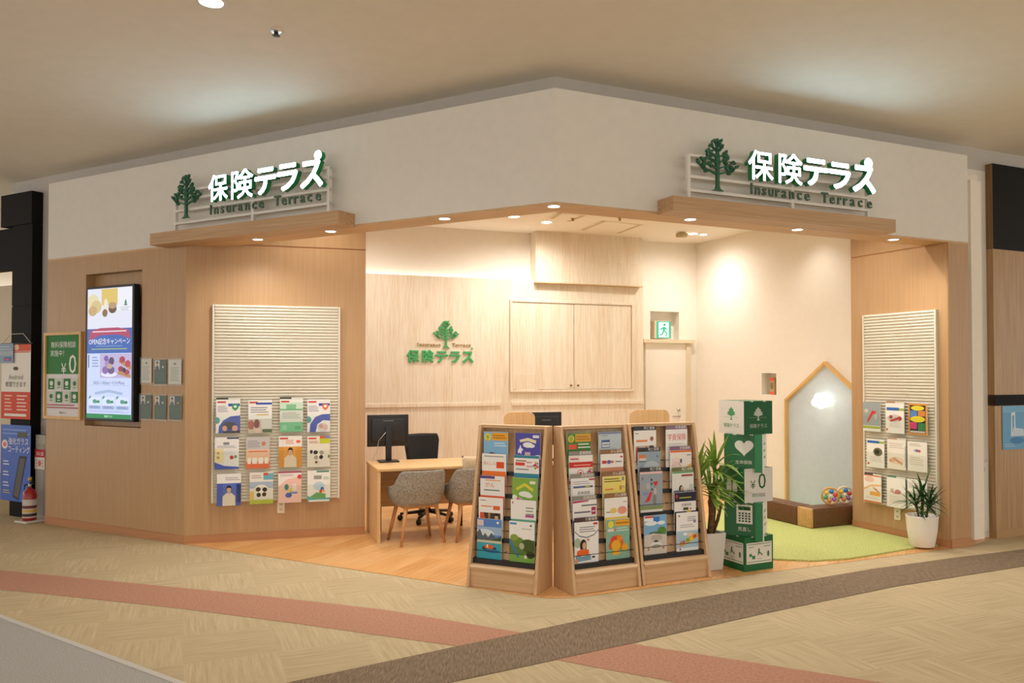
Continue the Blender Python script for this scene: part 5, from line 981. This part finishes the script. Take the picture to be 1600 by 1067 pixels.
for a, b, r in ((0, .012, .075), (-.07, -.015, .055), (.07, -.01, .058), (-.03, .045, .055), (.035, .05, .055), (0, -.03, .06)): mb.ball((a, -.085, b), r, gl, 10, .95)
mb.build('cloud_shade', t)
l = bpy.data.lights.new('lamp', 'POINT'); l.energy = 1.6; l.color = (1, .88, .7); l.shadow_soft_size = .08
o = bpy.data.objects.new('lamp', l); COL.objects.link(o); o.parent = t; o.location = (0, -.26, 0)
A, B, Cc = F(1202, 814), F(1267.7, 828.5), F(1331.5, 822)
brz = math.atan2(Cc.y - B.y, Cc.x - B.x)
def block(p, rz, w, d, m, label):
    t = MB().rbox(0, w, 0, d, 0, .2, m, .012, 2).build('padded_block', loc=(p.x, p.y, .016), rz=rz); return tag(t, label, 'padded block', 'padded play corner blocks')
ex = Vector((math.cos(brz), math.sin(brz), 0)); ey = Vector((-ex.y, ex.x, 0))
block(B, brz, .034, .2, TAN_VINYL, 'thin tan padded block at the corner of the low play corner border')
block(B + ex * .036, brz, .8, .2, BROWN_VINYL, 'long brown padded block in front of the blue house board')
block(B + ey * .202, brz, .2, .62, BROWN_VINYL, 'long brown padded block beside the stack of printed boxes')
TOY = ['d8483c', '3c78c8', 'e8c030', '58a850', 'e88838', 'a868b0']
for i, (x, y, lb) in enumerate(((1303, 779, 'round toy wheel with coloured beads on the brown block, left'), (1324, 777, 'round toy wheel with coloured beads on the brown block, right'))):
    p = B + ex * (.36 + .2 * i) + ey * .1
    t = thing('toy_wheel', (p.x, p.y, .217), brz - (.5 if i else .7), lb, 'toy', 'toy wheels')
    R_ = Matrix.Rotation(PI / 2, 4, 'X') 
    MB().tube([(.085 * math.cos(a), 0, .095 + .085 * math.sin(a)) for a in [2 * PI * k / 24 for k in range(25)]], .01, flat('d89a4a', .4) if i == 0 else flat('e2d0b0', .4), 8, cap=False).build('rim', t)
    mb = MB()
    MB().tube([(0, -.02, .095), (0, .02, .095)], .02, flat('e8e0d0', .4), 12).build('hub', t)
    for k in range(6): a = k * PI / 3 + .3; MB().ball((.049 * math.cos(a), 0, .095 + .049 * math.sin(a)), .024, flat(TOY[k], .35), 8).build('bead', t)

# ------------------------------------------------------------------ potted plants
def leaf(mb, base, az, el, L, W_, droop, m, n=7, ok=None):
    P = Vector(base); d = Vector((math.cos(az) * math.cos(el), math.sin(az) * math.cos(el), math.sin(el))); vs = []
    side = Vector((-math.sin(az), math.cos(az), 0))
    for i in range(n + 1):
        f = i / n; ww = W_ * (.45 + 1.1 * f if f < .5 else 2.0 * (1 - f)) * .5 + .0005
        up = side.cross(d).normalized() * -.18 * ww
        vs += [P - side * ww, P + up, P + side * ww]
        P = P + d * (L / n); d = (d + Vector((0, 0, -droop / n))).normalized()
    if ok and not all(ok(v) for v in vs): return False
    fs = []
    for i in range(n): a = 3 * i; fs += [(a, a + 1, a + 4, a + 3), (a + 1, a + 2, a + 5, a + 4)]
    mb.add(vs, fs, m, True); return True
rnd = random.Random(5)
p = F(1120, 893); vdir = Vector((p.x, p.y, 0)).normalized(); pc = p + vdir * .11 - Vector((math.cos(phi - 1.57 + .27), math.sin(phi - 1.57 + .27), 0)) * .062
t = thing('potted_yucca', (pc.x, pc.y, .003), .35, 'tall yucca with long arching leaves in a square white planter beside the right rack', 'plant')
pot = flat('d9d5ce', .45, name='white_planter'); a, b = .078, .098
vs = [(-a, -a, 0), (a, -a, 0), (a, a, 0), (-a, a, 0), (-b, -b, .3), (b, -b, .3), (b, b, .3), (-b, b, .3), (-b + .012, -b + .012, .3), (b - .012, -b + .012, .3), (b - .012, b - .012, .3), (-b + .012, b - .012, .3), (-b + .014, -b + .014, .26), (b - .014, -b + .014, .26), (b - .014, b - .014, .26), (-b + .014, b - .014, .26)]
fs = [(3, 2, 1, 0)] + [(i, (i + 1) % 4, 4 + (i + 1) % 4, 4 + i) for i in range(4)] + [(4 + i, 4 + (i + 1) % 4, 8 + (i + 1) % 4, 8 + i) for i in range(4)] + [(8 + i, 8 + (i + 1) % 4, 12 + (i + 1) % 4, 12 + i) for i in range(4)]
MB().add(vs, fs, pot).build('planter', t, bevel=.003)
MB().box(-b + .013, b - .013, -b + .013, b - .013, .24, .265, flat('3a2c20', .95)).build("soil", [c for c in t.children if c.name.startswith(("planter", "pot"))][0])
stems = [((0.02, 0, .26), (.05, -.02, .8), .022), ((-.05, .03, .26), (-.09, .04, .7), .02), ((.05, .03, .26), (.12, .0, .52), .016), ((-.02, -.04, .26), (-.02, -.06, .62), .026)]
MY = Matrix.Translation((pc.x, pc.y, .003)) @ Matrix.Rotation(.35, 4, 'Z')
r3o = F(1005, 916); r3z = math.atan2(F(1112, 902).y - r3o.y, F(1112, 902).x - r3o.x); r3w = (F(1112, 902) - r3o).length
MR = (Matrix.Translation((r3o.x, r3o.y, 0)) @ Matrix.Rotation(r3z, 4, 'Z')).inverted()
def clear(v):
    w = MY @ Vector(v)
    if w.z < .05 or (abs(v[0]) < .11 and abs(v[1]) < .11 and v[2] < .31): return w.z > .31
    if (w.xy - ctr.xy).length < .218: return False
    q = MR @ w
    return not (-.05 < q.x < r3w + .015 and -.05 < q.y < RD + .02)
fol = MB()
for (s0, s1, r) in stems:
    MB().tube([s0, ((s0[0] + s1[0]) / 2 + .01, (s0[1] + s1[1]) / 2, (s0[2] + s1[2]) / 2), s1], r, BARK, 9, r * .8).build('stem', t)
    n_ok = 0
    for k in range(160):
        n_ok += leaf(fol, (s1[0], s1[1], s1[2] - .07 + .12 * rnd.random()), (rnd.uniform(-3.2, .4) if k % 3 else k * 2.4), rnd.uniform(-.3, 1.3), rnd.uniform(.26, .44), rnd.uniform(.028, .04), rnd.uniform(.3, 1.4), LEAF_A, ok=clear)
        if n_ok >= (30 if s1[2] > .6 else 20): break
fol.build('foliage', t, fix=False)
p = F(1441, 857.5); vdir = Vector((p.x, p.y, 0)).normalized(); pc = p + vdir * .06; pc = pc - FRD.ey * max(0.0, (pc - FRD.o).dot(FRD.ey) + .175)
t = thing('potted_palm', (pc.x, pc.y, .016), 0, 'small dark leaved palm in a round white pot before the right leaflet wall', 'plant')
MB().lathe([(.001, 0), (.098, 0), (.104, .006), (.128, .15), (.137, .265), (.14, .28), (.134, .284), (.128, .278), (.124, .24), (.001, .24)], flat('ece6dc', .35, name='round_pot'), 36, cap=False).build('pot', t)
MB().lathe([(.001, .235), (.1235, .245), (.001, .25)], flat('c8b090', .9), 24, cap=False).build("soil", [c for c in t.children if c.name.startswith(("planter", "pot"))][0])
pp_c = pc.copy()
def clear2(v):
    w = pp_c + Vector(v)
    if v[2] < .3 and math.hypot(v[0], v[1]) < .16: return False
    return (w - FRD.o).dot(FRD.ey) < -.1 and (w - FR.o).dot(FR.ey) < (-.02 if (w - FR.o).dot(FR.ex) > UR - .02 else 1.0)
fol = MB(); stems = [((.0, .0, .24), (.01, 0, .5), .014), ((-.02, .01, .24), (-.05, .01, .4), .011), ((.03, -.01, .24), (.06, -.02, .42), .011)]
for (s0, s1, r) in stems:
    MB().tube([s0, s1], r, BARK, 8, r * .8).build('stem', t)
    n_ok = 0
    for k in range(160):
        n_ok += leaf(fol, (s1[0], s1[1], s1[2] - .1 + .12 * rnd.random()), (rnd.uniform(2.3, 6.0) if k % 3 else k * 2.4), rnd.uniform(-.4, 1.3), rnd.uniform(.16, .28), rnd.uniform(.018, .026), rnd.uniform(.2, .9), LEAF_B, 5, ok=clear2)
        if n_ok >= 30: break
fol.build('foliage', t, fix=False)

# ------------------------------------------------------------------ both ends of the picture: pillars, hanging posters, extinguisher
pb = F(45.5, 810); PF = Frame(pb - FL.ex * 1.0, pb)
cw = PF.at(17, 600, 0)[0]; hw_ = PF.at(3, 330, 0)[0]; zt = PF.at(45, 299, 0)[1]; z1 = PF.at(45, 350, 0)[1]; zb1 = PF.at(0, 422, 0)[1]; zj = PF.at(45, 477, 0)[1]
gl_, bk = flat('120f0e', .6, spec=.15, name='black_cladding'), flat('0f0d0c', .65, spec=.15, name='black_cladding_dark')
struct(MB().box(cw, 1, 0, .14, 0, zj - .006, bk).box(cw + .006, .994, .006, .134, zj - .006, zj + .006, bk).box(cw, 1, 0, .14, zj + .006, z1 - .006, bk).box(cw + .006, .994, .006, .134, z1 - .006, z1 + .006, bk).box(hw_, 1, -.01, .14, z1 + .006, zt, gl_).box(-3, cw, .0, .14, zb1, z1 - .02, bk).build('column_black', frame=PF))
def hanging(fr, x0, y0, x1, y1, v, items, label, cover, cord, name='hanging_poster'):
    u0, u1, z0, z1 = px_rect(fr, x0, y0, x1, y1, v); w, h = u1 - u0, z1 - z0
    t = thing(name, fr.w(u0, v, z0), fr.th, label, 'poster', 'posters on the black pillar')
    printed(MB().box(0, w, 0, .002, 0, h, flat(cover, .5)), items, w, h, -.0003).build('sheet', t)
    for z in ((h,) if cord else ()): MB().tube([(-.02, 0, z), (w + .02, 0, z)], .009, flat('3a3432', .4), 8).build('rod', t)
    if cord:
        MB().tube([(0.0, 0, h), (w * .3, -.0, h + .11), (w * .74, 0, h + .11), (w, 0, h)], .0035, flat('d8d2c4', .6), 6).build('cord', t)
    else: MB().box(0, w, .002, .03, h * .3, h * .34, flat('3a3432', .4)).build('bracket', t)
it = [('r', 0, .9, 1, 1, 'd85a3c'), ('c', .5, .95, .1, .04, 'f0c8a8'), ('r', .0, .87, 1, .9, 'e8e0d8'), ('l', .4, .98, .87, .905, 1, 'd84a30'), ('c', .5, .67, .09, .025, '5a4436'), ('t', 'Android', .5, .525, .1, .76, '9a948c'), ('t', '修理できます', .5, .43, .08, .76, '4a4640'),
      ('r', 0, 0, 1, .36, 'd4482c'), ('l', .12, .38, .1, .33, 5, 'efc0b0'), ('l', .55, .9, .1, .33, 5, 'f2d0c4'), ('r', .12, .035, .88, .07, 'eae4dc')]
hanging(PF, 2.5, 537, 47.5, 654.5, -.03, it, 'white and orange red hanging poster on the black pillar at the left edge', 'e6e0d6', True)
u0, u1, z0, z1 = px_rect(PF, -8, 537, 20, 567, -.05)
tag(printed(MB().box(0, u1 - u0, 0, .0025, 0, z1 - z0, flat('7e93ad', .5)), [('r', 0, .38, 1, .62, 'a8b4c0'), ('l', .1, .9, .64, .9, 2, 'b8c4d4'), ('r', .5, .1, .9, .3, '5a6ab8'), ('c', .66, .18, .12, .06, 'd86a70')], u1 - u0, z1 - z0, -.0003).build('notice_card', loc=PF.w(u0, -.046, z0), rz=PF.th), 'grey blue notice card over the corner of the orange red poster', 'card')
it = [('l', .05, .95, .86, .96, 2, '7aa0dc'), ('r', .56, .84, .9, .91, '5a5c50'), ('c', .14, .74, .1, .06, 'efe0e4'), ('c', .14, .74, .06, .03, 'd87a8a'), ('t', '強化ガラス', .6, .75, .1, .66, 'eef2fa'), ('t', 'コーティング', .62, .645, .1, .72, 'eef2fa'), ('p', [(.42, .06), (.64, .6), (.88, .6), (.62, .02)], '3c3c40'), ('p', [(.46, .08), (.66, .57), (.84, .57), (.62, .05)], '62605e'), ('p', [(.3, .2), (.9, .9), (.34, .24)], '6a94dc')]
for z in (.5, .36, .22): it.append(('l', .1, .3, z - .04, z + .04, 2, 'd4dcec'))
it.append(('l', .1, .34, .09, .15, 2, 'c8b868'))
hanging(PF, 1, 664, 47.5, 783.5, -.03, it, 'blue poster with a dark slanted phone shape on the black pillar at the left edge', '3a62c0', False)
t_p = F(46, 812.5); t_p = t_p - t_p.normalized() * max(0.0, (t_p - PF.o).dot(PF.ey) + .125) / abs(t_p.normalized().dot(PF.ey)); t = thing('fire_extinguisher', (t_p.x, t_p.y + .0, .024), FL.th, 'red fire extinguisher on a white stand beside the black pillar', 'extinguisher')
RED = flat('9c2420', .3, name='extinguisher_red')
MB().lathe([(.001, 0), (.066, 0), (.068, .02), (.068, .27), (.055, .315), (.025, .335), (.022, .35), (.001, .35)], RED, 28, cap=False).build('cylinder', t)
MB().lathe([(.0685, .03), (.0685, .225)], flat('c8c0b8', .5), 28, cap=False).build('paper_label', t)
for z0, z1, c in ((.045, .075, '3a2422'), (.09, .115, 'd8b040'), (.13, .16, '6a2c28')): MB().lathe([(.0688, z0), (.0688, z1)], flat(c, .5), 28, cap=False).build('label_band', t)
MB().tube([(0, 0, .35), (0, 0, .39)], .016, STEEL, 12).build('valve', t)
MB().box(-.012, .07, -.01, .01, .385, .395, BLACK).box(-.012, .06, -.01, .01, .41, .42, BLACK).build('lever', t)
MB().lathe([(.014, .42), (.02, .43), (.016, .455), (.001, .46)], flat('e0a030', .4), 14).build('safety_cap', t)
MB().tube([(-.015, 0, .38), (-.07, -.01, .37), (-.085, -.015, .28), (-.08, -.02, .1)], .009, BLACK, 8).build('hose', t)
tag(MB().rbox(-.11, .11, -.1, .1, 0, .02, flat('d4cec6', .5), .004, 1).build('extinguisher_stand', loc=(t_p.x, t_p.y, .003), rz=FL.th), 'flat white stand under the fire extinguisher', 'stand')
u0, u1, z0, z1 = px_rect(FL, 54, 680, 69.5, 813, BAND - .1)
t = thing('utility_box', FL.w(u0, BAND - .002, .003), FL.th, 'narrow grey wall box at the left end of the shop front, behind the extinguisher', 'box')
MB().box(0, u1 - u0, -.09, 0, 0, z1, flat('a8a198', .5)).build('box_body', t); MB().box(.02, (u1 - u0) - .02, -.094, -.09, .05, z1 - .1, flat('98928a', .5)).build('box_door', t)
zs0, zs1 = FL.at(62, 733, BAND - .1)[1], FL.at(62, 702, BAND - .1)[1]
tag(printed(MB().box(.0, u1 - u0, 0, .002, 0, zs1 - zs0, flat('dcd4cc', .5)), [('r', 0, .6, 1, 1, 'b0282a'), ('t', '消火器', .5, .7, .22, .8, 'ecdcd8'), ('c', .5, .3, .16, .16, 'c86a60'), ('l', .1, .3, .1, .5, 3, 'b09a94'), ('l', .72, .9, .1, .5, 3, 'b09a94')], u1 - u0, zs1 - zs0, -.0003).build('fire_notice', loc=FL.w(u0, BAND - .1, zs0), rz=FL.th), 'red and white fire extinguisher notice on the grey wall box', 'notice')
# right end
u0, u1, z0, z1 = px_rect(FR, 1520, 720, 1544.5, 834, BAND - .01)
t = thing('hydrant_cabinet', FR.w(u0, BAND - .002, z0), FR.th, 'flush white wall cabinet door with a red mark, right of the shop front', 'cabinet'); w, h = u1 - u0, z1 - z0
MB().box(0, w, -.012, 0, 0, h, flat('cfc9c0', .5)).build('cabinet_frame', t); MB().box(.02, w - .02, -.016, -.012, .02, h - .02, flat('dcd7cf', .5)).build('cabinet_door', t)
MB().text('消火栓', .1, h - .1, .05, -.0165, flat('c04038', .5), maxw=.14).build('red_mark', t)
NP = Frame(FR.w(FR.at(1555, 700, .13)[0], .13), FR.w(FR.at(1555, 700, .13)[0] + 2.0, .13))
zA, zB, zC, zD = NP.at(1556, 256)[1], NP.at(1556, 389)[1], NP.at(1556, 617)[1], NP.at(1556, 634)[1]
OAKN = textured('neighbour_oak', [(0.25, '9c7850'), (0.5, 'ae8a60'), (0.75, 'bd9a70')], (45, 45, 1.6), 0.42, 1.0, 5)
struct(MB().box(0, 2, 0, .22, .075, zC, OAKN).box(0, 2, -.003, .22, zC, zD, bk).box(0, 2, 0, .22, zD, zB, OAKN).box(0, .0, 0, .22, zB, zA, OAKN).box(0.003, 2, -.002, .22, zB, zA, gl_).box(0, .003, 0, .22, zB, zA, OAKN).box(0, 2, -.006, .22, 0, .075, flat('b08a5c', .5)).build('column_oak', frame=NP))
u0, u1, z0, z1 = px_rect(NP, 1568.5, 634, 1606, 702, -.02)
t = thing('wall_poster', NP.w(u0, -.004, z0), NP.th, 'blue poster with a white device shape on the oak pillar at the right edge', 'poster'); w, h = u1 - u0, z1 - z0
printed(MB().box(0, w, -.003, 0, 0, h, flat('5f9ecb', .5)), [('r', 0, .85, 1, 1, '7ab4dc'), ('p', [(.34, .3), (.36, .84), (.52, .86), (.54, .3)], 'd8e6f0'), ('r', .4, .4, .48, .78, '6aa4cc'), ('p', [(.4, .3), (.9, .3), (.86, .46), (.44, .5)], 'c8dcea'), ('c', .6, .2, .3, .08, '4a86b8'), ('l', .08, .5, .05, .14, 2, 'a8cce4')], w, h, -.0032).build('sheet', t)
# ------------------------------------------------------------------ lamps: each fixture carries its own light
def lamp(name, p, power, col, label, group, r=0.05, spot=120, blend=.7, face='fff6e6', strength=14, deep=0.0):
    t = thing(name, p, 0, label, 'ceiling light', group)
    MB().lathe([(r * 1.0, -.004), (r * 1.18, -.006), (r * 1.25, -.002), (r * 1.25, 0)], FRAME_WHITE, 24, cap=False).build('trim_ring', t)
    MB().lathe([(r, -.003), (r, -.001)], glow(face, strength, None), 24).build('lens', t)
    l = bpy.data.lights.new('lamp', 'SPOT'); l.energy = power; l.color = col; l.spot_size = math.radians(spot); l.spot_blend = blend; l.shadow_soft_size = r
    o = bpy.data.objects.new('lamp', l); COL.objects.link(o); o.parent = t; o.location = (0, 0, -.03)
    return t
G = 'downlights in the wood soffit'
soff = [((388.5, 371), 'leftmost downlight in the wood soffit, over the left leaflet wall'), ((503, 358), 'downlight in the wood soffit under the right end of the left sign shelf'),
        ((687, 339), 'downlight in the soffit midway between left sign shelf and corner'), ((869, 320.5), 'downlight in the soffit at the projecting corner of the shop front'),
        ((1082, 341.5), 'downlight in the soffit under the left end of the right sign shelf'), ((1246, 358.5), 'downlight in the soffit under the middle of the right sign shelf'),
        ((1396, 374), 'rightmost downlight in the wood soffit, over the right leaflet wall')]
for (a, b), lb in soff:
    q = F(a, b, SOFFIT - .012); fr = FL if a < 868 else FR; v = (q - fr.o).dot(fr.ey); q = q + fr.ey * (min(max(v, .07), .18) - v)
    lamp('downlight', q, SOFFIT_W, SHOP_COL, lb, G, .042, 165, 1.0)
G = 'downlights in the shop ceiling'
for (a, b), lb in [((854, 347), 'shop ceiling downlight in front of the upper whitewashed box'), ((1083, 365), 'shop ceiling downlight near the far right corner of the shop')]:
    lamp('downlight', F(a, b, SHOP_CEIL), SHOP_W * (1.5 if a < 900 else 1.0), SHOP_COL, lb, G, .065, 172, 1.0)
hid = [FB.w(u, v, SHOP_CEIL) for u, v in ((2.6, -.9), (4.3, -1.0), (1.2, -1.2), (5.4, -2.6), (3.4, -2.6))]  # extra unseen downlights, added to fill the shop with light
for i, p in enumerate(hid):
    lamp('downlight', p, SHOP_W * .92, SHOP_COL, 'unseen downlight added behind the fascia to light the shop', G, .065, 172, 1.0)
for (a, b) in ((1138, 400), (1284, 380)):
    u, z = FW.at(a, b); p = FW.w(u, -.42, SHOP_CEIL)
    lamp('downlight', p, SHOP_W * .45, SHOP_COL, 'shop ceiling downlight close to the right wall, hidden behind the fascia', G, .05, 110, 1.0)
p = FRD.w(.45, -.75, SHOP_CEIL); lamp('downlight', p, SHOP_W * 1.4, SHOP_COL, 'unseen downlight added behind the fascia to light the shop', G, .05, 130, 1.0)  # unseen lamp added to brighten the right display wall
lamp('downlight', FD.w(1.2, -.42, SHOP_CEIL), SHOP_W * .55, SHOP_COL, 'unseen downlight added behind the fascia to light the shop', G, .05, 140, 1.0)  # unseen lamp added to brighten the left display wall
# cove behind the boarding
l = bpy.data.lights.new('cove_strip', 'AREA'); l.shape = 'RECTANGLE'; l.size = 4.6; l.size_y = .04; l.energy = 4; l.color = SHOP_COL
o = bpy.data.objects.new('cove_strip_light', l); COL.objects.link(o); o.location = FB.w(3.0, -.045, PZ - .05); o.rotation_euler = (PI, 0, FB.th)
# mall ceiling
lamp('mall_downlight', F(330, 3, MALL_CEIL), MALL_W, MALL_COL, 'round recessed mall ceiling lamp at the top left', 'mall ceiling downlights', .07, 150, .8, 'ffffff', 12)
for x in (-6.0, -2.2, 1.2, 4.6, 8.0):  # unseen lamps added around the camera for the mall's general light
    for y in (4.1, 1.0, -2.5):
        if (x, y) == (-2.2, 4.1): continue
        if y == 4.1 and x in (1.2,): yy = 2.9
        else: yy = y
        lamp('mall_downlight', (x, yy, MALL_CEIL), MALL_W, MALL_COL, 'unseen round mall ceiling lamp added outside the picture for general light', 'mall ceiling downlights', .07, 150, .8, 'ffffff', 12)
